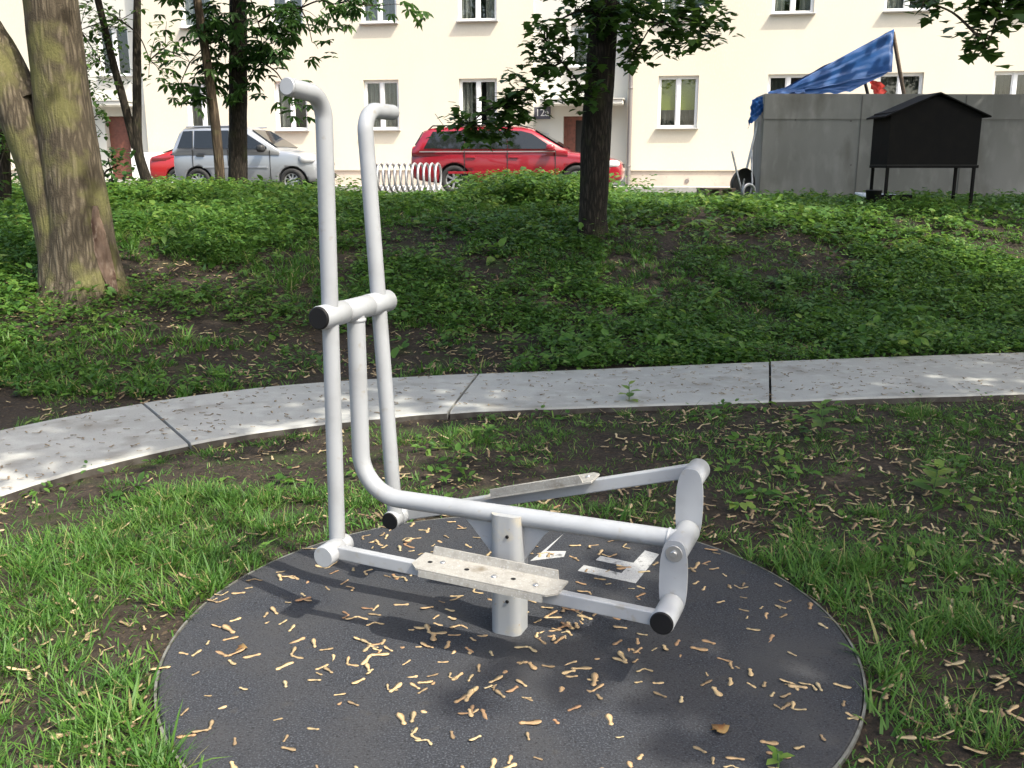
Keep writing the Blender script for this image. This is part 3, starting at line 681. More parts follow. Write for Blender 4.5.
# low broad leaves in the lawn
cover(480, -3, 4.2, 3., 6.3, lambda x, y: (.35 + .65 * (x > -.5)) * (dpath(x, y) > .03) * vis(x, y) * (np.hypot(x - MC[0], y - MC[1]) > MR + .06) * np.clip((fbm(x, y, .5, 91) - .45) * 4, 0, .8), .02, .07, .045, 6, (.2, 1))
tag(gc.out('ground_cover', COVER), 'dark green nettles and low weeds covering the bank', 'ground cover', kind='stuff')

def weed(px, py, h, nl, leaf, label, on=None):
    p_ = ground_hit(px, py) if on is None else at_z(px, py, on)
    e = empty('weed_plant', tuple(p_), label, 'weed')
    b = B(); bend = random.uniform(-.15, .15) * h
    b.tube(smooth_path([(0, 0, -.02), (bend * .3, 0, h * .5), (bend, .01, h)], 5), list(np.linspace(.004, .002, 11)), 6); b.out('stem', M('weed_stem', (.06, .11, .03), .7), e)
    lv = Leaves(); fr2 = np.linspace(.25, 1, nl); a = np.arange(nl) * 2.4 + random.random() * 6
    pos = np.stack([bend * fr2, 0 * fr2, h * fr2], 1); dv = np.stack([np.cos(a), np.sin(a), .25 + .3 * (fr2 - .5)], 1)
    lv.add(T_OVATE, pos, dv, leaf * (1.25 - .6 * fr2), rng.uniform(.5, 1, nl)); lv.out('leaves', COVER, e)
weed(629, 405, .14, 7, .10, 'single young weed sprouting at the near edge of the path')
weed(822, 438, .20, 12, .13, 'broad leaved weed in bare soil just below the path')
weed(932, 500, .17, 12, .13, 'pale leafed weed among dry seeds on the right soil')
weed(725, 250, .26, 11, .16, 'tall single weed standing above the ground cover on the bank')
weed(515, 352, .20, 10, .13, 'weed plant on the bank right beside the path edge')
weed(790, 300, .20, 10, .14, 'bushy weed on the shaded right side of the bank')
weed(258, 298, .22, 10, .14, 'lone leafy weed on the bank left of the exercise machine')
weed(778, 768, .05, 5, .05, 'tiny green seedling growing at the front mat edge', on=.006)

# ------------------------------------------------------------------ trees
def trunk_mesh(b, pts, radii, seg=20, rough=.05, flare=0., fscale=3., sub=6):
    P = smooth_path(pts, sub); t = np.linspace(0, len(radii) - 1, len(P)); rr = np.interp(t, np.arange(len(radii)), radii)
    n0 = len(b.bm.verts); b.tube(P, list(rr), seg); b.bm.verts.ensure_lookup_table()
    Pv = np.array(P)
    for i, v in enumerate(list(b.bm.verts)[n0:]):
        ring = (0 if i < seg * (len(P) + 1) else len(P) - 1) if i >= seg * len(P) else i // seg; c = Vector(Pv[min(ring, len(P) - 1)]); r_ = rr[min(ring, len(P) - 1)]; d = v.co - c
        k = 1 + rough * mnoise.noise(Vector((v.co.x * fscale / r_ * .3, v.co.y * fscale / r_ * .3, v.co.z * fscale * .8))) + rough * .6 * mnoise.noise(v.co * fscale * 3)
        if flare:
            f_ = max(0, 1 - (v.co.z - Pv[0][2]) / (r_ * 2.6)); a = math.atan2(d.y, d.x); k += flare * f_ * f_ * (.75 + .5 * math.sin(a * 5 + 1.3) )
        v.co = c + d * k
def crown_fill(lv, T, c, rad, n, size, clump_n=26, clump_r=.34, droop=.25, hollow=.45):
    nc = max(1, n // clump_n); u = rng.normal(size=(nc, 3)); u /= np.linalg.norm(u, axis=1, keepdims=True); r_ = (hollow ** 3 + (1 - hollow ** 3) * rng.random(nc)) ** (1 / 3)
    cc = np.array(c) + u * r_[:, None] * np.array(rad)
    ci = np.repeat(np.arange(nc), clump_n); pos = cc[ci] + rng.normal(size=(len(ci), 3)) * clump_r * np.array([1, 1, .55])
    lv.add(T, pos, rand_dirs(len(ci), droop), size * rng.uniform(.7, 1.25, len(ci)), np.clip(rng.random(len(ci)) * .6 + rng.random(nc)[ci] * .4, 0, 1))
    return cc
def view_clusters(lv, b, T, root, specs, size, droop=.3):
    """boughs that hang into view: each has a twig from ROOT and leaves round its end"""
    nodes_ = [np.array(root)]
    specs = sorted(specs, key=lambda q: np.linalg.norm(at_y(q[0], q[1], q[2]) - np.array(root)))
    for (px, py, Y, rx, ry, n) in specs:
        n = int(n * (1.5 if T is T_PALM else 3.1)); c = at_y(px, py, Y); s = Y / CT / F; sx, sz = rx * s, ry * s
        nc = max(1, n // 7); off_ = np.stack([rng.uniform(-1, 1, nc), rng.uniform(-1, 1, nc), rng.uniform(-1, 1, nc)], 1)
        off_ /= np.maximum(1, np.linalg.norm(off_[:, [0, 2]], axis=1, keepdims=True)); cc = c + off_ * np.array([sx, max(sx, sz) * .8, sz])
        ci = np.repeat(np.arange(nc), 7); pos = cc[ci] + rng.normal(size=(len(ci), 3)) * size * .55
        lv.add(T, pos, rand_dirs(len(ci), droop), size * rng.uniform(.7, 1.2, len(ci)), np.clip(rng.random(len(ci)) * .7 + rng.random(nc)[ci] * .3, 0, 1))
        near_ = min(nodes_, key=lambda q: np.linalg.norm(q - c)); rt_ = near_; L_ = np.linalg.norm(c - rt_)
        mid = rt_ * .5 + c * .5 + [rng.normal() * .06 * L_, rng.normal() * .06 * L_, .10 * L_]
        b.tube(smooth_path([rt_, mid, c], 6), list(np.linspace(.008 + .010 * min(L_, 2), .006, 13)), 7); nodes_.append(c)
        for q in cc[: min(nc, 9)]: b.tube([c + (q - c) * .05, c * .5 + q * .5 + [0, 0, .03], q], [.006, .005, .003], 5)

def tree(px, py, Y, label, bark_m, nodes, radii, crowns, leafmat, T, size, view=None, vroot=None, cat='tree', extra=None, flare=.35, seg=20, rough=.05, base=None, limbs=4):
    if base is None: x0, _, _ = at_y(px, py, Y); y0 = Y
    else: x0, y0 = base
    z0 = float(gz(x0, y0)); e = empty('tree', (x0, y0, z0), label, cat); O = np.array([x0, y0, z0])
    W = [(x0, y0, z0 - .12)] + [tuple(q) for q in nodes]
    loc = lambda q: tuple(np.array(q) - O)
    b = B(); trunk_mesh(b, [loc(q) for q in W], radii, seg, rough, flare)
    if extra: extra(b, loc)
    lv = Leaves(); topn = np.array(W[-1])
    for (c, rad, n, cn) in crowns:
        cc = crown_fill(lv, T, c, rad, n, size if cn is None else cn)
        for q in cc[:: max(1, len(cc) // (limbs * 4))]:
            st = topn if limbs < 3 else np.array(W[-1]) * (1 - random.random() * .25) + np.array(W[-2]) * .0 + (np.array(W[-2]) - np.array(W[-1])) * 0
            st = np.array(W[-1]) + (np.array(W[-2]) - np.array(W[-1])) * random.random() * .5
            m_ = st * .5 + q * .5 + [0, 0, .3]
            b.tube(smooth_path([loc(st), loc(m_), loc(q)], 5), list(np.linspace(radii[-1] * .45, .012, 11)), 8)
    if view:
        b2 = B(); view_clusters(lv, b2, T, vroot, view, size)
        b2.bm.transform(Matrix.Translation(-Vector(O))); me = bpy.data.meshes.new('t'); b2.bm.to_mesh(me); b2.bm.free(); b.bm.from_mesh(me); bpy.data.meshes.remove(me)
    b.out('trunk', bark_m, e)
    if lv.n:
        lv.V = [v - O for v in lv.V]; lv.out('crown', leafmat, e)
    return e, O

YT = 8.5
def big_extra(b, loc):
    q = lambda px, py, Y=YT: at_y(px, py, Y)
    # second stem from the same root, leaning left, and a side limb
    trunk_mesh(b, [loc(q(72, 312)), loc(q(62, 250)), loc(q(44, 180)), loc(q(14, 105)), loc(q(-36, 22)), loc(q(-120, -90)), loc(q(-210, -260, 8.2))], [.25, .20, .185, .17, .16, .14, .09], 28, .05, .25)
    trunk_mesh(b, [loc(q(30, 100)), loc(q(8, 52, 8.6)), loc(q(-25, 0, 8.7))], [.10, .085, .08], 16, .05)
e, O = tree(88, 303, YT, 'thick leaning maple with mossy bark, forked low, left of the path', MT['bark_big'],
     [tuple(at_y(86, 270, YT)), tuple(at_y(74, 180, YT)), tuple(at_y(61, 90, YT)), tuple(at_y(51, 0, YT)), tuple(at_y(35, -130, YT)), tuple(at_y(30, -330, YT))],
     [.33, .285, .245, .225, .215, .19, .13],
     [((-5.2, 8.6, 6.6), (3.6, 3.2, 2.2), 4200, .15)], LEAF, T_MAPLE, .13, extra=big_extra, flare=.30, seg=44, rough=.045)
# bark wound: torn bark strip on the right face of the main stem
b = B(); cen = [at_y(x, y, YT) - O for x, y in ((87, 205), (88, 225), (91, 245), (95, 265), (100, 290))]
rr = [.245, .25, .262, .275, .30]; wid = [.08, .26, .31, .27, .14]; rows = []
for i, (c, r_, w_) in enumerate(zip(smooth_path(cen, 5), np.interp(np.linspace(0, 4, 21), range(5), rr), np.interp(np.linspace(0, 4, 21), range(5), wid))):
    am = R(-43) + .006 * i; row = []
    for j in range(9):
        a = am + (j / 8 - .5) * 2 * w_ * (1 + .25 * mnoise.noise(Vector((i * .5, j * .01, 0)))); edge = 1 - abs(j / 8 - .5) * 2
        rad = r_ * .95 - .006 + .022 * min(1, edge * 3) + .012 * mnoise.noise(Vector((j * .9, i * .5, 3)))
        row.append(b.bm.verts.new((c[0] - .03 + rad * math.cos(a), c[1] + rad * math.sin(a), c[2])))
    rows.append(row)
for i in range(20):
    for j in range(8): f = b.bm.faces.new((rows[i][j], rows[i][j + 1], rows[i + 1][j + 1], rows[i + 1][j])); f.smooth = True
bmesh.ops.solidify(b.bm, geom=list(b.bm.faces), thickness=.03)
wo = b.out('bark_wound', MT['wound'], e); wo['label'] = 'pale reddish bare wood where the bark is torn'

YC = 11.4
n_ = lambda px, py, Y: tuple(at_y(px, py, Y))
tree(593, 236, YC, 'dark straight tree on the bank in front of the red estate car', MT['bark_dark'],
     [n_(593, 215, YC), n_(596, 140, YC), n_(601, 60, YC), n_(605, -10, YC), n_(610, -200, YC), n_(612, -420, YC)], [.185, .165, .172, .165, .158, .13, .08],
     [((1.3, 11.4, 6.6), (2.6, 2.6, 1.9), 2600, .15)], LEAF, T_MAPLE, .105,
     view=[(660, 22, 11.0, 42, 26, 120), (695, 22, 11.2, 28, 22, 70), (640, 45, 10.8, 16, 14, 26), (575, 12, 11.2, 36, 22, 60), (562, 62, 11.0, 26, 30, 70), (530, 88, 10.9, 24, 18, 50), (585, 92, 11.0, 16, 10, 22), (505, 105, 10.8, 22, 16, 44), (470, 124, 10.7, 24, 12, 44), (510, 128, 10.8, 14, 10, 20), (480, 140, 10.7, 10, 8, 8), (452, 128, 10.7, 8, 8, 8), (620, 8, 11.3, 40, 14, 50), (545, 40, 11.1, 16, 22, 24)], vroot=n_(604, -40, YC), flare=.22, seg=26)
YD = 16.6
tree(237, 186, YD, 'dark chestnut tree with drooping leaves before the silver car', MT['bark_dark'],
     [n_(238, 150, YD), n_(238, 80, YD), n_(238, 10, YD), n_(236, -60, YD), n_(230, -180, YD)], [.17, .15, .148, .14, .13, .07],
     [((-4.4, 16.2, 7.2), (2.6, 2.4, 2.0), 1500, .22)], LEAFD, T_PALM, .21,
     view=[(196, 18, 16.2, 30, 20, 40), (190, 62, 16.0, 26, 16, 28), (180, 85, 16.0, 16, 12, 14), (222, 40, 16.4, 26, 26, 42), (258, 22, 16.3, 36, 22, 60), (262, 62, 16.2, 26, 16, 34), (300, 8, 16.0, 26, 14, 26), (242, 92, 16.4, 22, 12, 16), (290, 96, 15.8, 20, 9, 18), (375, 6, 15.5, 36, 8, 26), (335, 4, 15.6, 20, 8, 14), (215, 90, 16.2, 14, 10, 10), (312, 42, 15.9, 12, 6, 8), (262, 44, 16.0, 30, 16, 30)], vroot=n_(237, -20, YD), flare=.2)
YS = 16.0
tree(222, 196, YS, 'slender light brown trunk leaning just left of the chestnut tree', MT['bark_mid'],
     [n_(220, 175, YS), n_(216, 130, YS), n_(208, 70, YS), n_(198, 5, YS), n_(188, -60, YS)], [.085, .08, .078, .072, .065, .05], [((-4.9, 16, 5.2), (1.3, 1.2, .9), 420, .15)], LEAF, T_MAPLE, .13, flare=.15, seg=14)
YB = 15.2
def twin_extra(b, loc):
    trunk_mesh(b, [loc(n_(136, 148, YB)), loc(n_(122, 95, YB)), loc(n_(113, 62, YB)), loc(n_(98, 0, YB)), loc(n_(86, -50, YB))], [.07, .06, .055, .05, .035], 12, .05)
T_SMALL = T_OVATE
tree(150, 198, YB, 'thin twin stemmed tree beside the small bright red car', MT['bark_dark'],
     [n_(148, 185, YB), n_(138, 150, YB), n_(137, 100, YB), n_(137, 30, YB), n_(138, -50, YB)], [.095, .085, .075, .065, .06, .04], [((-5.9, 15.2, 5.0), (1.6, 1.3, .9), 600, .12)], LEAF, T_SMALL, .105,
     view=[(80, 30, 15, 26, 28, 70), (78, 80, 15, 24, 26, 60), (100, 60, 15.1, 26, 30, 60), (90, 120, 15, 20, 16, 30), (120, 20, 15, 30, 18, 40), (150, 60, 15, 20, 24, 16), (165, 48, 15, 22, 24, 12)], vroot=n_(120, 10, YB), extra=twin_extra, flare=.2, seg=14)
tree(2, 228, 13., 'dark slim trunk at the far left behind the big maple', MT['bark_dark'], [n_(4, 200, 13.), n_(3, 150, 13.), n_(-3, 80, 13.), n_(-8, 0, 13), n_(-12, -100, 13)], [.10, .09, .085, .08, .075, .05], [((-7.2, 13, 5.2), (1.6, 1.6, 1.1), 700, .15)], LEAF, T_MAPLE, .12,
     view=[(4, 150, 12.8, 10, 30, 14)], vroot=n_(0, 120, 13.), flare=.2, seg=14)
# trees outside the frame whose crowns shade the bank, the mat and the concrete block
tree(0, 0, 0, 'tall maple right of the path with leaves in the top right corner', MT['bark_mid'], [(6.7, 6.9, 2.), (6.6, 7.0, 4.2), (6.5, 7.2, 6.2)], [.30, .26, .22, .14],
     [((5.0, 6.0, 7.2), (4.6, 4.0, 2.2), 10500, .18), ((.7, 3.0, 6.7), (1.5, 1.0, .9), 1500, .17)], LEAF, T_MAPLE, .125, view=[(1000, 12, 9.0, 26, 16, 40), (978, 36, 8.9, 10, 10, 9), (990, 40, 8.9, 12, 8, 8), (925, 2, 9.2, 14, 6, 10), (1022, 4, 9.0, 14, 12, 20)], vroot=(6.4, 7.2, 4.4), base=(6.7, 6.8), seg=18)  # small second crown: unseen bough added to shade the left of the path
tree(0, 0, 0, 'maple standing behind the viewer on the right', MT['bark_mid'], [(5.2, -1.3, 2.), (5.1, -1.4, 4.), (5.0, -1.4, 6.)], [.26, .22, .19, .12],
     [((6.5, -.5, 6.4), (2.2, 2.2, 1.9), 4200, .18), ((5.5, 2.3, 6.4), (1.9, 1.5, 1.5), 2600, .18)], LEAF, T_MAPLE, .125, base=(5.2, -1.2), seg=18)
tree(0, 0, 0, 'leafy tree right of the concrete block', MT['bark_mid'], [(11.5, 12.6, 2.5), (11.4, 12.5, 4.5), (11.3, 12.4, 6.5)], [.26, .22, .2, .12],
     [((10.4, 13.0, 6.8), (4.6, 2.6, 2.4), 13000, .19)], LEAF, T_MAPLE, .125, base=(11.5, 12.7), seg=18)

# shrub by the left door
p_ = ground_hit(106, 206); e = empty('shrub', tuple(p_), 'young dark shrub leaning right of the big maple trunk', 'shrub')
b = B(); lv = Leaves()
for pts_ in ([(106, 206), (100, 180), (88, 150), (80, 136)], [(106, 206), (112, 180), (108, 158)], [(106, 206), (104, 175), (118, 165)]):
    W = [at_y(x, y, p_[1]) - p_ for x, y in pts_]; b.tube(smooth_path(W, 5), list(np.linspace(.022, .008, (len(W) - 1) * 5 + 1)), 8)
b.out('stem', MT['bark_dark'], e)
for (px, py, rx, ry, n) in [(104, 156, 18, 9, 44), (120, 160, 12, 10, 26), (98, 178, 14, 14, 40), (114, 184, 14, 14, 44), (106, 198, 16, 10, 36), (126, 176, 8, 10, 14)]:
    c = at_y(px, py, p_[1]) - p_; s = p_[1] / F
    pos = c + np.stack([rng.uniform(-1, 1, n) * rx * s, rng.uniform(-1, 1, n) * .25, rng.uniform(-1, 1, n) * ry * s], 1); lv.add(T_OVATE, pos, rand_dirs(n, .2), .14 * rng.uniform(.7, 1.2, n), rng.random(n) * .8)
lv.out('foliage', LEAFD, e)

# ------------------------------------------------------------------ apartment building
bl = empty('apartment_building', (P0[0], P0[1], ZST), 'long cream plastered apartment block with white framed windows behind the cars', 'building', rz=-ANG)
def fac(px, py, v=0.):
    d = ray(px, py); o = np.array([0, 0, CH]); nrm = np.array([EN[0], EN[1], 0]); p0 = np.array([P0[0], P0[1], 0]) + nrm * v
    t = ((p0 - o) @ nrm) / (d @ nrm); q = o + d * t
    return float((q[:2] - P0) @ EU), float(q[2] - ZST)
def W3(u, v, z): return (u, -v, z)       # building's own frame: +x along, -y towards the viewer
def wall(name, u0, u1, z0, z1, v, ops, mat, reveal=.16):
    us = sorted({u0, u1, *[o[0] for o in ops], *[o[1] for o in ops]}); zs = sorted({z0, z1, *[o[2] for o in ops], *[o[3] for o in ops]})
    b = B()
    for i in range(len(us) - 1):
        for j in range(len(zs) - 1):
            uc, zc = (us[i] + us[i + 1]) / 2, (zs[j] + zs[j + 1]) / 2
            if any(o[0] < uc < o[1] and o[2] < zc < o[3] for o in ops): continue
            b.poly([W3(us[i], v, zs[j]), W3(us[i + 1], v, zs[j]), W3(us[i + 1], v, zs[j + 1]), W3(us[i], v, zs[j + 1])])
    for (a, c, d, e_) in ops:
        for q in ([(a, d), (a, e_)], [(c, d), (c, e_)], [(a, d), (c, d)], [(a, e_), (c, e_)]):
            b.poly([W3(q[0][0], v, q[0][1]), W3(q[1][0], v, q[1][1]), W3(q[1][0], v - reveal, q[1][1]), W3(q[0][0], v - reveal, q[0][1])])
    bmesh.ops.remove_doubles(b.bm, verts=list(b.bm.verts), dist=.0005)
    return b.out(name, mat, bl)
def window(u0, u1, z0, z1, v, cur='net', leaves=2):
    vi = v - .125; fw = .048
    b = B()
    for (ua, ub, za, zb) in ((u0, u1, z0, z0 + fw), (u0, u1, z1 - fw, z1), (u0, u0 + fw, z0 + fw, z1 - fw), (u1 - fw, u1, z0 + fw, z1 - fw)):
        b.box(W3((ua + ub) / 2, vi, (za + zb) / 2), (ub - ua - .002, .06, zb - za), None, .006)
    cs = [u0 + fw] + ([(u0 + u1) / 2] if leaves == 2 else []) + [u1 - fw]
    if leaves == 2: b.box(W3((u0 + u1) / 2, vi + .008, (z0 + z1) / 2), (.08, .06, z1 - z0 - 2 * fw), None, .006)
    for k in range(len(cs) - 1):
        a, c = cs[k] + (.041 if k else 0), cs[k + 1] - (.041 if k < len(cs) - 2 else 0)
        for (ua, ub, za, zb) in ((a, c, z0 + fw, z0 + fw + .032), (a, c, z1 - fw - .032, z1 - fw), (a, a + .028, z0 + fw + .032, z1 - fw - .032), (c - .028, c, z0 + fw + .032, z1 - fw - .032)):
            b.box(W3((ua + ub) / 2, vi - .004, (za + zb) / 2), (ub - ua, .05, zb - za), None, .005)
    fo = b.out('window', MT['white'], bl)
    b = B(); b.box(W3((u0 + u1) / 2, vi - .012, (z0 + z1) / 2), (u1 - u0 - .1, .008, z1 - z0 - .1)); b.out('pane', MT['pane'], fo)
    b = B(); b.box(W3((u0 + u1) / 2, v + .02, z0 - .02), (u1 - u0 + .08, .22, .022), Matrix.Rotation(R(-4), 3, 'X'), .005); b.out('sill', MT['sill'], fo)
    # flat panel painted dark, standing for the unlit interior
    b = B(); b.box(W3((u0 + u1) / 2, v - .72, (z0 + z1) / 2), (u1 - u0 + .3, .04, z1 - z0 + .3)); b.out('dark_backing', MT['dark'], fo)
    if cur:
        b = B(); n = 60; zb = z0 + .03
        zt = z1 - .03
        spans = {'net': [(u0 + .03, u1 - .03)], 'dark': [(u0 + .03, u1 - .03)], 'sides': [(u0 + .03, u0 + .32 * (u1 - u0)), (u1 - .32 * (u1 - u0), u1 - .03)], 'left': [(u0 + .03, u0 + .55 * (u1 - u0))], 'blind': [(u0 + .03, u1 - .03)]}[cur]
        for (a, c) in spans:
            pr_ = None
            for i in range(n + 1):
                uu = a + (c - a) * i / n; vv = v - .24 + .03 * math.sin(uu * 46) + .012 * math.sin(uu * 97 + 1); nw = (b.bm.verts.new(W3(uu, vv, zb)), b.bm.verts.new(W3(uu, vv, zt)))
                if pr_: b.bm.faces.new((pr_[0], nw[0], nw[1], pr_[1]))
                pr_ = nw
        b.out('curtain', MT['curtain' if cur in ('net', 'sides', 'left') else 'curtain_dark'], fo)
        if cur == 'blind':
            b = B(); b.box(W3((u0 + u1) / 2, v - .185, z1 - .33 * (z1 - z0) - .02), (u1 - u0 - .12, .006, .60 * (z1 - z0))); b.out('blind', MT['blind'], fo)
RV = -.30          # stair bays sit back
uA, uB, uC, uD = fac(70, 120)[0], fac(146, 120)[0], fac(533, 120)[0], fac(627, 120)[0]
HW = 8.6
def op(px0, py0, px1, py1, v=0.):
    a = fac(px0, (py0 + py1) / 2, v); c = fac(px1, (py0 + py1) / 2, v); m_ = (px0 + px1) / 2; return (a[0], c[0], fac(m_, py1, v)[1], fac(m_, py0, v)[1])
low_m = [(187, 81, 217, 127), (275, 80, 307, 129), (364, 80, 399, 130), (459, 79, 497, 131)]; low_mc = ['dark', 'left', 'net', 'sides']
up_c = ['dark', 'sides', 'dark', 'left']
low_r = [(658, 75.5, 698, 128), (767, 73, 808, 128), (877, 70, 922, 127), (992, 68, 1036, 127)]; low_rc = ['blind', 'dark', 'dark', 'dark']
low_x = [(1112, 65, 1162, 127)]
upz = None
rows_m, rows_r = [], []
def stack(lst, curs, rows, seed):
    z0f = None
    for (q, cu) in zip(lst, curs):
        a = op(*q); a = (a[0], a[1], ZW[0], ZW[1])
        for k in range(3):
            c = cu if k == 0 else random.choice(['dark', 'sides', 'left', 'net']); dz = k * DZ
            rows.append(((a[0], a[1], a[2] + dz, a[3] + dz), c))
zl = np.mean([op(*q)[2] for q in (low_m[2], low_r[0])]); zh_ = np.mean([op(*q)[3] for q in (low_m[2], low_r[0])]); ZW = (zl, zh_)
DZ = np.mean([fac(380, 22)[1], fac(790, 15)[1]]) - zl
stack(low_m, low_mc, rows_m, 1); stack(low_r + low_x, low_rc + ['net'], rows_r, 2)
ZP = fac(700, 171)[1]                                  # top of the plinth
wall('wall', uB, uC, ZP, HW, 0, [r[0] for r in rows_m], MT['cream']); wall('wall', uD, 16, ZP, HW, 0, [r[0] for r in rows_r], MT['cream'])
far_l = [((uA - 3.2, uA - 1.9, ZW[0] + k * DZ, ZW[1] + k * DZ), 'dark') for k in range(3)]
wall('wall', -26, uA, ZP, HW, 0, [r[0] for r in far_l], MT['cream'])
for r_, c in rows_m + rows_r + far_l: window(*r_, 0, c)
for (a, c) in ((uB, uC), (uD, 16), (-26, uA)):
    b = B(); b.poly([W3(a, -.04, -.1), W3(c, -.04, -.1), W3(c, -.04, ZP), W3(a, -.04, ZP)], .1, (0, 1, 0)); b.out('plinth', MT['plinth'], bl)
    b = B(); b.poly([W3(a, 0, ZP), W3(c, 0, ZP), W3(c, -.04, ZP), W3(a, -.04, ZP)], .015, (0, 0, 1)); b.out('drip_edge', MT['plinth'], bl)
# right stair bay
sw = op(571, 24, 607, 67, RV); dr = op(563, 116, 606, 192, RV); dr = (dr[0], dr[1], .02, dr[3]); sw2 = (sw[0], sw[1], sw[2] + DZ, sw[3] + DZ)
wall('stair_bay_wall', uC, uD, -.1, HW, RV, [sw, dr, sw2], MT['bay'], .3); window(*sw, RV, None); window(*sw2, RV, None)
lb = op(98, 26, 129, 76, RV); ld = op(107, 116, 131, 180, RV); ld = (ld[0], ld[1], .02, ld[3]); lb2 = (lb[0], lb[1], lb[2] + DZ, lb[3] + DZ)
wall('stair_bay_wall', uA, uB, -.1, HW, RV, [lb, ld, lb2], MT['bay'], .3); window(*lb, RV, None); window(*lb2, RV, None)
for u_ in (uA, uB, uC, uD):
    b = B(); b.poly([W3(u_, 0, -.1), W3(u_, RV, -.1), W3(u_, RV, HW), W3(u_, 0, HW)]); b.out('return_wall', MT['bay'], bl)
# doors
b = B(); d0, d1, _, dz = dr
b.box(W3(d0 + .04, RV - .2, dz / 2), (.08, .1, dz)); b.box(W3(d1 - .04, RV - .2, dz / 2), (.08, .1, dz)); b.box(W3((d0 + d1) / 2, RV - .2, dz - .05), (d1 - d0 - .162, .1, .1)); b.box(W3(d0 + .2, RV - .2, (dz - .1) / 2), (.238, .05, dz - .1))
fo = b.out('door_frame', MT['brown'], bl)
b = B(); b.box(W3((d0 + d1) / 2, RV - .34, dz / 2), (d1 - d0 + .1, .05, dz + .1)); b.out('dark_doorway_panel', MT['dark'], fo)  # panel painted dark in place of the shaded entrance interior
b = B(); a0, a1, _, az = ld; b.box(W3((a0 + a1) / 2, RV - .22, az / 2), (a1 - a0 - .01, .06, az - .02), None, .006)
for zz in (.3, .65): b.box(W3((a0 + a1) / 2, RV - .183, az * zz), ((a1 - a0) * .6, .014, az * .22), None, .006)
fo = b.out('door', MT['brown'], bl); b = B(); b.cyl(W3(a1 - .1, RV - .19, 1.0), W3(a1 - .1, RV - .12, 1.0), .02, 12); b.out('handle', MT['steel'], fo)
def canopy(px0, px1, py):
    a = fac(px0, py, RV); c = fac(px1, py, RV); b = B(); b.box(W3((a[0] + c[0]) / 2, RV + .42, a[1] + .05), (c[0] - a[0], .84, .12), None, .01); b.box(W3((a[0] + c[0]) / 2, RV + .42, a[1] + .125), (c[0] - a[0] + .06, .9, .025)); b.out('canopy', MT['bay'], bl)
canopy(544, 624, 106); canopy(94, 136, 107)
# left entrance step; white block added for the bright sunlit patch beside it
a = fac(131, 160, RV + .9); c = fac(160, 160, RV + .9)
b = B(); b.box(W3((a[0] + c[0]) / 2, RV + .75, .5), (c[0] - a[0], .3, 1.0), None, .01); b.out('added_white_block', MT['white'], bl)
b = B(); b.box(W3(a0 + .4, RV + .55, .12), (2.2, 1.0, .24), None, .01); b.out('entrance_step', MT['pave'], bl)
# downpipe
b = B(); b.tube([W3(uD + .08, .07, 0), W3(uD + .08, .07, HW)], .055, 14)
for zz in (.6, 2.6, 4.6, 6.6): b.cyl(W3(uD + .08, .07, zz), W3(uD + .08, .07, zz + .05), .066, 14)
b.out('downpipe', MT['pipe'], bl)
# house number and intercom
sg = op(534.5, 107, 550.5, 119, RV + .04); b = B(); b.box(W3((sg[0] + sg[1]) / 2, RV + .05, (sg[2] + sg[3]) / 2), (sg[1] - sg[0], .10, sg[3] - sg[2]), None, .008); so2 = b.out('house_number_sign', MT['sign'], bl)
fc = bpy.data.curves.new('number', 'FONT'); fc.body = '12a'; fc.size = .27; fc.align_x = 'CENTER'; fc.align_y = 'CENTER'; fc.extrude = .003; fc.materials.append(MT['white'])
ft = bpy.data.objects.new('lettering', fc); COL.objects.link(ft); bpy.context.view_layer.update()
fm = bpy.data.meshes.new_from_object(ft.evaluated_get(bpy.context.evaluated_depsgraph_get())); bpy.data.objects.remove(ft)
fo = bpy.data.objects.new('lettering', fm); COL.objects.link(fo); fo.parent = so2; fo.location = W3((sg[0] + sg[1]) / 2, RV + .106, (sg[2] + sg[3]) / 2); fo.rotation_euler = (math.pi / 2, 0, 0)
it = op(540, 133, 549, 142, RV); b = B(); b.box(W3((it[0] + it[1]) / 2, RV + .02, (it[2] + it[3]) / 2), (it[1] - it[0], .04, it[3] - it[2]), None, .006); io = b.out('intercom', MT['sill'], bl)
b = B(); b.box(W3((it[0] + it[1]) / 2 - .04, RV + .043, (it[2] + it[3]) / 2), ((it[1] - it[0]) * .5, .006, (it[3] - it[2]) * .7)); b.out('call_panel', MT['white'], io)
b = B(); vn = fac(687, 181, -.04); b.cyl(W3(vn[0], -.04, vn[1]), W3(vn[0], -.02, vn[1]), .06, 16); b.out('vent', MT['pipe'], bl)
# body behind the facade and roof
b = B(); b.box(W3(-5, -6.2, HW / 2), (42, 9.6, HW)); b.out('rear_mass', MT['cream'], bl)
b = B(); b.box(W3(-5, -5.4, HW + .12), (42.8, 12, .24)); b.box(W3(-5, -5.4, HW + 1.0), (40, 8, 1.5)); b.out('roof', MT['pipe'], bl)

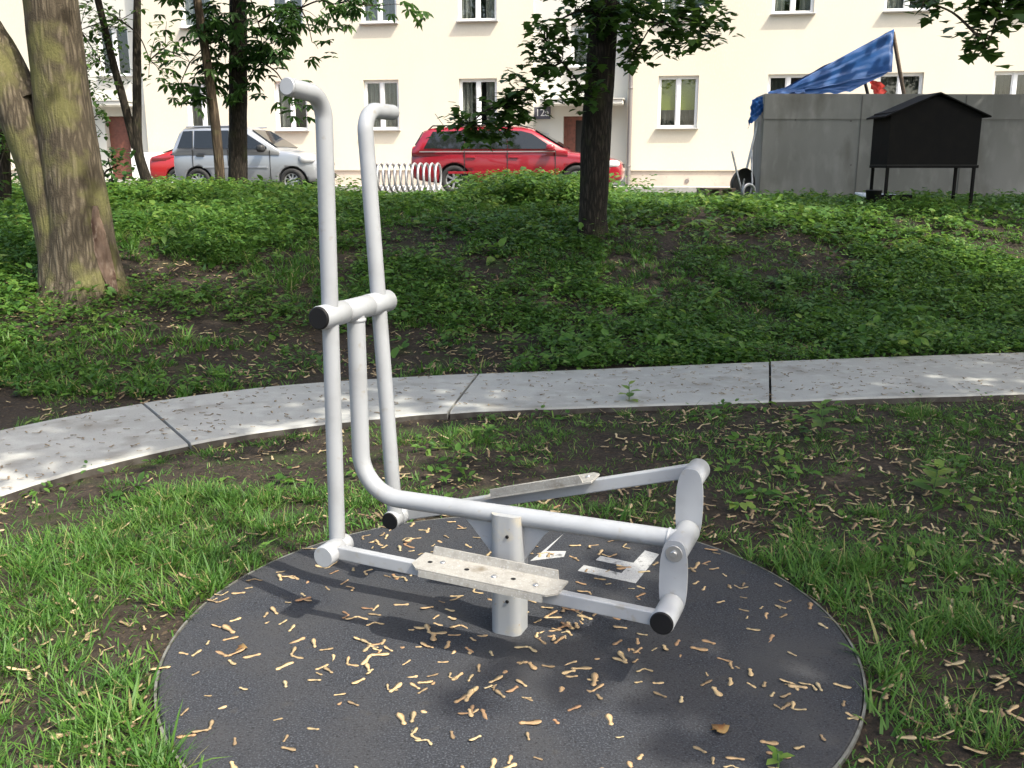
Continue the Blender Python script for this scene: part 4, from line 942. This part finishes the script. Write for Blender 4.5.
# ------------------------------------------------------------------ cars
def loft(stations, ring_fn, mat, name, parent, subdiv=1):
    bm = bmesh.new(); rows = []
    for st in stations:
        half = ring_fn(*st); x = st[0]
        ring = [(x, y, z) for (y, z) in half] + [(x, -y, z) for (y, z) in half[-2:0:-1]]
        rows.append([bm.verts.new(v) for v in ring])
    n = len(rows[0])
    for i in range(len(rows) - 1):
        for j in range(n): bm.faces.new((rows[i][j], rows[i][(j + 1) % n], rows[i + 1][(j + 1) % n], rows[i + 1][j]))
    bm.faces.new(rows[0][::-1]); bm.faces.new(rows[-1])
    bmesh.ops.recalc_face_normals(bm, faces=list(bm.faces))
    me = bpy.data.meshes.new(name); bm.to_mesh(me); bm.free(); o = link(name, me, mat, parent, True)
    if subdiv: md = o.modifiers.new('s', 'SUBSURF'); md.levels = md.render_levels = subdiv
    return o
def bake(o):
    dg = bpy.context.evaluated_depsgraph_get(); dg.update(); me = bpy.data.meshes.new_from_object(o.evaluated_get(dg)); o.modifiers.clear(); o.data = me; return me
def lower_ring(x, zb, zt, w):
    return [(0, zb), (.80 * w, zb), (.95 * w, zb + .05), (.99 * w, zb + .3 * (zt - zb)), (w, zb + .58 * (zt - zb)), (.975 * w, zt - .07), (.93 * w, zt - .012), (.80 * w, zt + .008), (.45 * w, zt + .022), (0, zt + .028)]
def car(name, label, u, v, flip, paint, lower, roof, belt, wb, wtf, wheels, wr, windows, doors, handles, sc=1., extra=None, rail=False, spokes=7, clad=False):
    pos = uv(u, v, ZST); e = empty(name, pos, label, 'car', rz=-ANG); e.scale = (sc, sc, sc)
    zroof = max(r_[1] for r_ in roof)
    body = loft(lower, lower_ring, paint, 'body', e, 2)
    for xw in wheels:
        for s in (-1, 1):
            bm = bmesh.new(); bmesh.ops.create_cone(bm, cap_ends=True, segments=40, radius1=wr + .055, radius2=wr + .055, depth=.5); bm.transform(Matrix.Translation((xw, s * .82, wr)) @ Matrix.Rotation(math.pi / 2, 4, 'X'))
            me = bpy.data.meshes.new('cut'); bm.to_mesh(me); bm.free(); cu = bpy.data.objects.new('cut', me); COL.objects.link(cu); cu.parent = e; cu.hide_render = True
            md = body.modifiers.new('b', 'BOOLEAN'); md.operation = 'DIFFERENCE'; md.object = cu; md.solver = 'EXACT'
    me = bake(body)
    for o in [o for o in COL.objects if o.name.startswith('cut')]: bpy.data.objects.remove(o)
    me.materials.append(MT['trim'])
    for f in me.polygons:
        for xw in wheels:
            if math.hypot(f.center.x - xw, f.center.z - wr) < wr + .053: f.material_index = 1
    # greenhouse
    def side_y(z): return wb + (wtf - wb) * (z - belt) / (zroof - belt)
    def gr_ring(x, zr):
        y1 = side_y(zr); return [(0, belt - .10), (wb + .012, belt - .10), (side_y(belt + .3 * (zr - belt)), belt + .3 * (zr - belt)), (side_y(belt + .85 * (zr - belt)), belt + .85 * (zr - belt)), (y1 * .93, zr - .006), (y1 * .6, zr + .014), (0, zr + .022)]
    gh = loft(roof, gr_ring, paint, 'cabin', e, 0)
    for (pts_) in windows:
        for s in (-1, 1):
            b = B(); b.poly([(x, s * (side_y(z) + .016), z) for x, z in pts_], .02, (0, -s, 0)); b.out('side_window', MT['glass'], e)
    # screens lie on the sloping ends
    for (i0, i1, nm) in ((0, 1, 'rear_window'), (len(roof) - 1, len(roof) - 2, 'windscreen')):
        (xa, za), (xb, zb_) = roof[i0], roof[i1]; d = Vector((xb - xa, 0, zb_ - za)); nrm = Vector((-d.z, 0, d.x)).normalized(); nrm = nrm if nrm.z > 0 else -nrm
        b = B(); lo = .14 if nm == 'windscreen' else .28; hi = .93; P = []
        for t, k in ((lo, .90), (hi, .84)):
            x, z = xa + d.x * t, za + d.z * t; y = side_y(z) * k; P.append(((x, -y, z), (x, y, z)))
        pl = [P[0][0], P[0][1], P[1][1], P[1][0]]; b.poly([Vector(q) + nrm * .034 for q in pl], .02, -nrm); b.out(nm, MT['glass'], e)
    # door gaps and handles are thin raised strips
    for s in (-1, 1):
        for (x, z0, z1) in doors:
            b = B(); w_ = np.interp(x, [q[0] for q in lower], [q[3] for q in lower])
            b.box((x, s * w_ * .985, (z0 + z1) / 2), (.012, .03, z1 - z0)); b.out('door_gap', MT['trim'], e)
        for (x, z) in handles:
            w_ = np.interp(x, [q[0] for q in lower], [q[3] for q in lower]); b = B(); b.box((x, s * (w_ * .985 + .012), z), (.2, .035, .035), None, .01); b.out('door_handle', MT['trim'] if clad else paint, e)
        # wheels
        for xw in wheels:
            b = B(); n = 40; prof = [(wr * .62, -.10), (wr * .9, -.11), (wr, -.085), (wr, .085), (wr * .9, .11), (wr * .62, .10)]; yc = s * .755 if not clad else s * .70
            rg = [[b.bm.verts.new((xw + r_ * math.cos(2 * math.pi * i / n), yc + s * y_, wr + r_ * math.sin(2 * math.pi * i / n))) for i in range(n)] for r_, y_ in prof]
            for k in range(len(prof)):
                for i in range(n): b.bm.faces.new((rg[k][i], rg[(k + 1) % len(prof)][i], rg[(k + 1) % len(prof)][(i + 1) % n], rg[k][(i + 1) % n])).smooth = True
            wo_ = b.out('wheel', MT['tyre'], e)
            b = B(); yo = yc + s * .06
            b.tube([(xw, yo - s * .02, wr), (xw, yo + s * .025, wr)], wr * .17, 16)
            for i in range(spokes):
                a = 2 * math.pi * i / spokes; c, sn = math.cos(a), math.sin(a); b.box((xw + c * wr * .36, yo, wr + sn * wr * .36), (wr * .52, .03, wr * .15), Matrix.Rotation(-a, 3, 'Y'), .008)
            rg = [[b.bm.verts.new((xw + r_ * math.cos(2 * math.pi * i / n), yo + s * y_, wr + r_ * math.sin(2 * math.pi * i / n))) for i in range(n)] for r_, y_ in [(wr * .56, 0), (wr * .58, .03), (wr * .645, .036), (wr * .645, -.02)]]
            for k in range(4):
                for i in range(n): b.bm.faces.new((rg[k][i], rg[(k + 1) % 4][i], rg[(k + 1) % 4][(i + 1) % n], rg[k][(i + 1) % n]))
            b.out('rim', MT['rimm'], wo_)
            b = B(); b.tube([(xw, yc - s * .05, wr), (xw, yc - s * .02, wr)], wr * .6, 24); b.out('brake_disc', MT['trim'], wo_)
    if extra: extra(e, side_y)
    return e
def blob(name, c, size, mat, e, rz=0.):
    bm = bmesh.new(); bmesh.ops.create_uvsphere(bm, u_segments=20, v_segments=12, radius=1)
    for v in bm.verts:
        q = v.co; k = 1 / max(1e-6, (abs(q.x) ** 3.2 + abs(q.y) ** 3.2 + abs(q.z) ** 3.2) ** (1 / 3.2)); v.co = Vector((q.x * k * size[0], q.y * k * size[1], q.z * k * size[2]))
    bm.transform(Matrix.Translation(c) @ Matrix.Rotation(rz, 4, 'Z')); me = bpy.data.meshes.new(name); bm.to_mesh(me); bm.free(); return link(name, me, mat, e, True)

ulo = lambda px, v: fac(px, 180, v)[0]
def est_extra(e, sy):
    for s in (-1, 1):
        blob('headlight', (2.10, s * .64, .66), (.18, .14, .085), MT['lamp'], e, -s * .5); blob('tail_light', (-2.27, s * .68, .88), (.09, .11, .17), MT['tail'], e)
        b = B(); b.tube(fillet([(-2.0, s * .57, 1.40), (-1.9, s * .57, 1.49), (.05, s * .58, 1.505), (.25, s * .58, 1.44)], .06, 4), .016, 8); b.out('roof_rail', MT['trim'], e)
        blob('wing_mirror', (.80, s * .98, 1.0), (.10, .10, .075), MT['red'], e)
        b = B(); b.box((-.62, s * .858, .925), (3.05, .022, .022)); b.out('chrome_strip', MT['rimm'], e)
        b = B(); b.box((-.35, s * .872, .47), (2.3, .02, .055), None, .008); b.out('rubbing_strip', MT['red'], e)
    b = B(); b.box((2.325, 0, .62), (.08, .8, .10), None, .02); b.out('grille', MT['trim'], e)
    b = B(); b.box((-2.372, 0, .62), (.02, .5, .12)); b.out('number_plate', MT['white'], e)
    b = B(); b.tube([(-1.75, 0, 1.47), (-1.98, 0, 1.78)], .007, 6); b.out('aerial', MT['trim'], e)
estate_low = [(-2.39, .42, .80, .72), (-2.36, .34, .90, .80), (-2.25, .28, .95, .845), (-1.85, .23, .965, .865), (-1.3, .2, .965, .873), (-.5, .2, .955, .875), (.3, .2, .945, .875), (.85, .2, .94, .87), (1.3, .2, .90, .862), (1.8, .2, .835, .84), (2.1, .22, .77, .79), (2.28, .27, .70, .70), (2.37, .34, .62, .58)]
estate_roof = [(-2.33, .93), (-2.10, 1.38), (-1.9, 1.445), (-1.2, 1.475), (-.4, 1.48), (.1, 1.455), (.34, 1.40), (1.16, .93)]
car('estate_car', 'dark red estate car with roof rails parked by the house entrance', ulo(411, 4.7) + 2.42, 3.9, 1, MT['red'], estate_low, estate_roof, .93, .838, .60,
    (-1.36, 1.37), .315, [[(-2.05, 1.0), (-1.88, 1.36), (-1.23, 1.38), (-1.10, .985)], [(-1.085, .985), (-1.215, 1.38), (-.235, 1.385), (-.165, .985)], [(-.15, .985), (-.22, 1.385), (.12, 1.365), (.35, 1.31), (.80, 1.03), (.8, .98)]],
    [(-1.12, .45, .95), (-.16, .28, .95), (.90, .28, .95)], [(-.98, .80), (-.02, .80)], 1.02, est_extra)
def city_extra(e, sy):
    for s in (-1, 1):
        blob('headlight', (1.50, s * .62, .80), (.19, .13, .11), MT['lamp'], e, -s * .45); blob('tail_light', (-1.69, s * .56, 1.0), (.05, .05, .18), MT['tail'], e)
        b = B(); b.tube([(-1.45, s * .58, 1.52), (.05, s * .58, 1.54)], .018, 8); b.out('roof_rail', MT['silver'], e)
        blob('wing_mirror', (.50, s * .90, 1.02), (.09, .10, .085), MT['trim'], e)
        b = B(); b.box((-.2, s * .79, .60), (1.6, .02, .05), None, .008); b.out('rubbing_strip', MT['silver'], e)
    b = B(); b.box((1.765, 0, .68), (.05, .9, .09), None, .02); b.out('grille', MT['trim'], e)
    b = B(); b.box((1.765, 0, .40), (.07, 1.1, .12), None, .03); b.out('lower_grille', MT['trim'], e)
    b = B(); b.box((1.80, 0, .52), (.02, .5, .11)); b.out('number_plate', MT['white'], e)
city_low = [(-1.77, .40, .86, .66), (-1.75, .32, .95, .745), (-1.66, .27, .985, .775), (-1.3, .22, .99, .79), (-.6, .2, .985, .795), (.0, .2, .975, .795), (.45, .2, .985, .79), (.8, .2, .99, .78), (1.15, .21, .955, .765), (1.45, .24, .885, .72), (1.66, .27, .80, .64), (1.77, .33, .70, .55)]
city_roof = [(-1.745, .96), (-1.60, 1.40), (-1.5, 1.49), (-1.0, 1.525), (-.4, 1.53), (-.05, 1.51), (.1, 1.46), (.88, .97)]
car('city_car', 'silver small hatchback parked behind the chestnut trunk', ulo(176, 4.6) + 1.90, 4.2, 1, MT['silver'], city_low, city_roof, .97, .765, .60,
    (-1.13, 1.17), .285, [[(-1.62, 1.04), (-1.5, 1.42), (-1.26, 1.43), (-1.24, 1.03)], [(-1.2, 1.03), (-1.22, 1.43), (-.375, 1.435), (-.36, 1.02)], [(-.345, 1.02), (-.36, 1.435), (-.02, 1.41), (.58, 1.06), (.58, 1.01)]],
    [(-.36, .28, 1.0), (.66, .28, .98), (-1.24, .58, 1.0)], [(-1.05, .86), (-.18, .86)], 1.0, city_extra, clad=True, spokes=9)
def coupe_extra(e, sy):
    for s in (-1, 1):
        blob('tail_light', (-2.02, s * .62, .74), (.08, .13, .10), MT['tail'], e); blob('headlight', (1.95, s * .6, .62), (.14, .14, .08), MT['lamp'], e); blob('wing_mirror', (.6, s * .92, .95), (.09, .1, .07), MT['redb'], e)
    b = B(); b.box((-2.11, 0, .62), (.02, .5, .11)); b.out('number_plate', MT['white'], e)
coupe_low = [(-2.12, .40, .78, .68), (-2.09, .32, .88, .77), (-1.98, .27, .915, .81), (-1.5, .22, .925, .84), (-.6, .2, .915, .845), (.3, .2, .905, .845), (.9, .2, .90, .84), (1.4, .2, .84, .82), (1.8, .22, .76, .76), (2.0, .28, .68, .66), (2.1, .35, .6, .55)]
car('red_hatchback', 'bright red low car half hidden behind the silver hatchback', ulo(155, 2.6) + 2.12, 2.4, 1, MT['redb'], coupe_low, [(-1.98, .90), (-.95, 1.24), (-.7, 1.31), (-.3, 1.34), (.05, 1.33), (.2, 1.31), (1.05, .90)], .90, .80, .58,
    (-1.25, 1.25), .30, [[(-1.45, .97), (-.90, 1.17), (-.8, 1.20), (-.72, .96)], [(-.66, .96), (-.72, 1.22), (-.2, 1.27), (-.1, .96)], [(-.02, .96), (-.1, 1.30), (.1, 1.27), (.7, .98), (.7, .95)]],
    [(-.76, .3, .92), (.8, .28, .9)], [(-.6, .76)], .94, coupe_extra)

# ------------------------------------------------------------------ bicycle rack: one long coil of tube
ra = uv(ulo(371, 6.0), 5.9, ZST); rbk = uv(ulo(440, 6.0), 5.9, ZST)
d = Vector(rbk) - Vector(ra); rk = empty('bicycle_rack', ra, 'silver spiral bicycle rack standing behind the red estate car', 'bicycle rack', rz=-ANG)
b = B(); Ln = d.length; n = 12; pts_ = []
for i in range(n * 18 + 1):
    a = 2 * math.pi * i / 18; x = Ln * i / (n * 18); pts_.append((x + .03 * math.sin(a), .27 * math.sin(a), .36 - .32 * math.cos(a)))
b.tube(pts_, .026, 9); b.out('coil', MT['steel'], rk)
b = B(); b.box((Ln / 2, 0, .02), (Ln + .2, .06, .03), None, .004); b.out('floor_rail', MT['steel'], rk)

# ------------------------------------------------------------------ concrete block, tarpaulin, black box and odds
YW = 17.0
cl = at_y(762, 140, YW); bx0 = cl[0]; zb_ = float(gz(bx0 + 1, YW)) - .12; ztop = at_y(768, 93.5, YW)[2]
cb = empty('concrete_block', (bx0, YW, 0), 'raw grey concrete block wall right of the lawn with formwork lines', 'concrete wall')
b = B(); b.poly([(0, 0, zb_), (10, .35, zb_), (10, 2.4, zb_), (.08, .95, zb_)], ztop - zb_, (0, 0, 1))
bmesh.ops.bevel(b.bm, geom=list(b.bm.edges), offset=.012, segments=2, affect='EDGES'); b.out('block', MT['wallconc'], cb)
b = B(); zl_ = at_y(850, 119, YW)[2]
b.box((5, .168, zl_), (9.98, .010, .004), Matrix.Rotation(.035, 3, 'Z'))
for px in (860, 965): x_ = at_y(px, 120, YW + .1)[0] - bx0; b.box((x_, .035 * x_ - .005, (zb_ + ztop) / 2), (.012, .008, ztop - zb_ - .06))
for (px, py) in ((851, 121), (960, 121), (851, 165), (795, 120), (905, 165)): q = at_y(px, py, YW + .05); x_ = q[0] - bx0; b.cyl((x_, .035 * x_ + .01, q[2]), (x_, .035 * x_ - .006, q[2]), .016, 12, .002)
b.out('formwork_marks', M('concrete_joint', (.135, .132, .122), .9), cb)

def grid_sheet(name, P, mat, label, cat, parent=None, thick=.006, amp=.03, nu=26, nv=16):
    """wrinkled cloth between four corner points: a-b top edge, d-c bottom edge"""
    a, b_, c, d = [Vector(q) for q in P]; n = (b_ - a).cross(d - a).normalized(); bm = bmesh.new(); rows = []
    for j in range(nv + 1):
        r = []
        for i in range(nu + 1):
            s, t = i / nu, j / nv; q = (a * (1 - s) + b_ * s) * (1 - t) + (d * (1 - s) + c * s) * t
            q += n * amp * (1.6 * mnoise.noise(Vector((s * 2.2 + 5, t * 6, len(name)))) + .7 * mnoise.noise(Vector((s * 9, t * 16, 2))) ) + Vector((0, 0, -.35 * amp * 4 * s * (1 - s) * t))
            q += Vector((0, 0, .03 * mnoise.noise(Vector((s * 7, 0, 4))) * (1 if j == nv else 0))); r.append(bm.verts.new(q))
        rows.append(r)
    for j in range(nv):
        for i in range(nu): f = bm.faces.new((rows[j][i], rows[j][i + 1], rows[j + 1][i + 1], rows[j + 1][i])); f.smooth = True
    bmesh.ops.solidify(bm, geom=list(bm.faces), thickness=thick); bmesh.ops.recalc_face_normals(bm, faces=list(bm.faces))
    me = bpy.data.meshes.new(name); bm.to_mesh(me); bm.free(); o = link(name, me, mat, parent)
    if label: tag(o, label, cat)
    return o
tp = empty('tarpaulin', tuple(at_y(830, 93, 17.70)), 'blue tarpaulin sloping over the concrete block like a tent', 'tarpaulin'); TO = Vector(tp.location)
v = lambda px, py, Y: Vector(at_y(px, py, Y)) - TO
grid_sheet('front_sheet', [v(779, 91, 17.15), v(894, 29, 17.50), v(892, 72, 17.35), v(783, 95, 17.10)], MT['tarp'], None, None, tp, amp=.022)
grid_sheet('front_sheet', [v(785, 90, 17.20), v(893, 70, 17.37), v(850, 92, 17.20), v(785, 95, 17.12)], MT['tarp'], None, None, tp, amp=.02)
grid_sheet('back_sheet', [v(780, 90, 17.15), v(894, 29, 17.52), v(878, 78, 19.00), v(800, 95, 18.80)], MT['tarp'], None, None, tp, amp=.03)
grid_sheet('hanging_corner', [v(752, 100, 17.30), v(770, 93, 17.06), v(764, 108, 17.02), v(748, 129, 17.15)], MT['tarp'], None, None, tp, amp=.05)
grid_sheet('edge_fold', [v(768, 91.5, 17.10), v(800, 84, 17.25), v(806, 93, 17.10), v(768, 94, 17.02)], MT['tarp'], None, None, tp, amp=.02)
def pole(p0, p1, r_, label, name='tarpaulin_pole', mat=None):
    b = B(); c = Vector(p0); b.tube([Vector((0, 0, 0)), Vector(p1) - c], r_, 10); o = b.out(name, mat or MT['wood'], None); o.location = c; return tag(o, label, 'pole')
pole(at_y(904, 95, 17.60), at_y(893, 32, 17.55), .035, 'wooden pole holding up the high corner of the blue tarpaulin')
pole(at_y(868, 95, 18.30), at_y(864, 78, 18.30), .03, 'short dark pole under the blue tarpaulin', mat=MT['trim'])
pole(at_y(742, 188, 17.00), at_y(758, 122, 17.15), .022, 'long thin pole leaning on the end of the concrete block', 'leaning_pole', MT['steel'])
o = grid_sheet('red_cloth', [at_y(868, 78, 18.00), at_y(884, 84, 18.10), at_y(886, 95, 18.00), at_y(874, 94, 17.90)], MT['redcloth'], 'small red cloth behind the concrete block under the tarpaulin', 'cloth', amp=.05, nu=10, nv=8)

# wheelbarrow tipped up against the block's end
q = ground_hit(744, 189); q = at_y(744, 188, 16.80); wbz = float(gz(q[0], q[1]))
wbr = empty('wheelbarrow', (q[0], q[1], wbz), 'grey wheelbarrow tipped up against the end of the concrete block', 'wheelbarrow', rz=.5)
b = B(); n = 24; rr = [(.05, .16), (.16, .20), (.24, .10), (.27, .0), (.275, -.005), (.25, .085), (.15, .185)]
rings = [[b.bm.verts.new((.9 * r_ * math.cos(2 * math.pi * i / n), .0 + y_, .27 + r_ * math.sin(2 * math.pi * i / n))) for i in range(n)] for r_, y_ in rr]
for k in range(len(rr) - 1):
    for i in range(n): b.bm.faces.new((rings[k][i], rings[k + 1][i], rings[k + 1][(i + 1) % n], rings[k][(i + 1) % n])).smooth = True
b.bm.faces.new(rings[0]); b.bm.faces.new(rings[-1]); b.out('tub', M('dark_tub', (.05, .05, .052), .5, .3), wbr)
for s in (-1, 1):
    b = B(); b.tube(smooth_path([(s * .06, -.06, .02), (s * .13, -.05, .25), (s * .17, .02, .5), (s * .22, .1, .82)], 6), .017, 9); b.out('handle', MT['steel'], wbr)
b = B(); ring = [(.13 * math.cos(a), -.12, .14 + .13 * math.sin(a)) for a in np.linspace(0, 2 * math.pi, 25)]; b.tube(ring, .028, 9, False); b.out('wheel', MT['steel'], wbr)
# pallet boards
q = at_y(716, 186, 16.2); z_ = float(gz(q[0], q[1])); pl = empty('wooden_pallet', (q[0], q[1], z_ + .1), 'flat wooden pallet lying on the crest left of the concrete block', 'pallet', rz=.15)
for k in range(4): b = B(); b.box((0, -.18 + .12 * k, .10), (.52, .10, .02), None, .003); b.out('board', MT['wood'], pl)
for s in (-.22, 0, .22): b = B(); b.box((s, 0, .045), (.06, .46, .088)); b.out('bearer', MT['wood'], pl)

# black gabled box on legs
YH = 14.0
fl = at_y(887, 165, YH); frr = at_y(977, 166, YH); pk = at_y(937, 92, YH - .05); ev = at_y(888, 112, YH); bw = frr[0] - fl[0]; bd_ = .62
gzh = float(gz((fl[0] + frr[0]) / 2, YH))
bh = empty('gabled_box', ((fl[0] + frr[0]) / 2, YH, gzh), 'black gabled box on four thin legs before the concrete block', 'box'); hw = bw / 2; z0 = fl[2] - gzh; z1 = ev[2] - gzh; zp = pk[2] - gzh
rz_ = Matrix.Rotation(.02, 3, 'Z')
b = B(); b.poly([(-hw, 0, z0), (hw, 0, z0), (hw, 0, z1), (0, 0, zp - .05), (-hw, 0, z1)], bd_, (-.03, 1, 0)); b.out('cabinet', MT['black'], bh)
for s in (-1, 1):
    b = B(); e0 = Vector((s * (hw + .10), -.07, z1 - .055 + .0)); r0 = Vector((0, -.07, zp)); dn = (r0 - e0); b.poly([e0, r0, r0 + Vector((0, bd_ + .14, 0)), e0 + Vector((0, bd_ + .14, 0))], .02, (0, 0, -1)); b.out('roof_panel', MT['black'], bh)
b = B(); b.box((0, bd_ / 2, z0 - .022), (bw + .04, bd_ + .03, .04), None, .004); b.out('base_frame', MT['black'], bh)
for (x, y) in ((-hw + .02, .02), (hw - .03, .02), (-hw + .02, bd_ - .03), (hw - .03, bd_ - .03)):
    b = B(); b.box((x, y, (z0 - .042) / 2 - .06), (.04, .04, z0 - .042 + .12), None, .003); b.out('leg', MT['black'], bh)
# bucket and board beneath
q = at_y(874, 190, 14.3); z_ = float(gz(q[0], q[1])); b = B(); n = 20
rings = [[b.bm.verts.new((r_ * math.cos(2 * math.pi * i / n), r_ * math.sin(2 * math.pi * i / n), z)) for i in range(n)] for r_, z in [(.085, 0), (.115, .24), (.122, .24), (.122, .225), (.11, .225), (.09, .01)]]
for k in range(5):
    for i in range(n): b.bm.faces.new((rings[k][i], rings[k + 1][i], rings[k + 1][(i + 1) % n], rings[k][(i + 1) % n])).smooth = True
b.bm.faces.new(rings[0]); b.bm.faces.new(rings[-1]); o = b.out('bucket', MT['trim']); o.location = (q[0], q[1], z_ - .01); tag(o, 'small black bucket under the gabled box', 'bucket')
q = at_y(884, 184, 14.75); z_ = float(gz(q[0], q[1])); b = B(); b.box((0, 0, 0), (.72, .4, .03), None, .006); o = b.out('white_board', MT['white']); o.location = (q[0], q[1], z_ + .13); o.rotation_euler = (.12, .05, .1); tag(o, 'white board lying on the ground behind the black bucket', 'board')
q = at_y(897, 189, 14.4); z_ = float(gz(q[0], q[1])); b = B(); b.box((0, 0, .06), (.36, .26, .015), None, .004)
for (x, y, sx, sy) in ((-.175, 0, .012, .26), (.175, 0, .012, .26), (0, -.125, .335, .012), (0, .125, .335, .012)): b.box((x, y, .115), (sx, sy, .095), None, .003)
for (x, y) in ((-.15, -.1), (.15, -.1), (-.15, .1), (.15, .1)): b.box((x, y, .024), (.03, .03, .056))
o = b.out('low_tray', MT['black']); o.location = (q[0], q[1], z_); tag(o, 'low black feeding tray beside the bucket under the gabled box', 'tray')
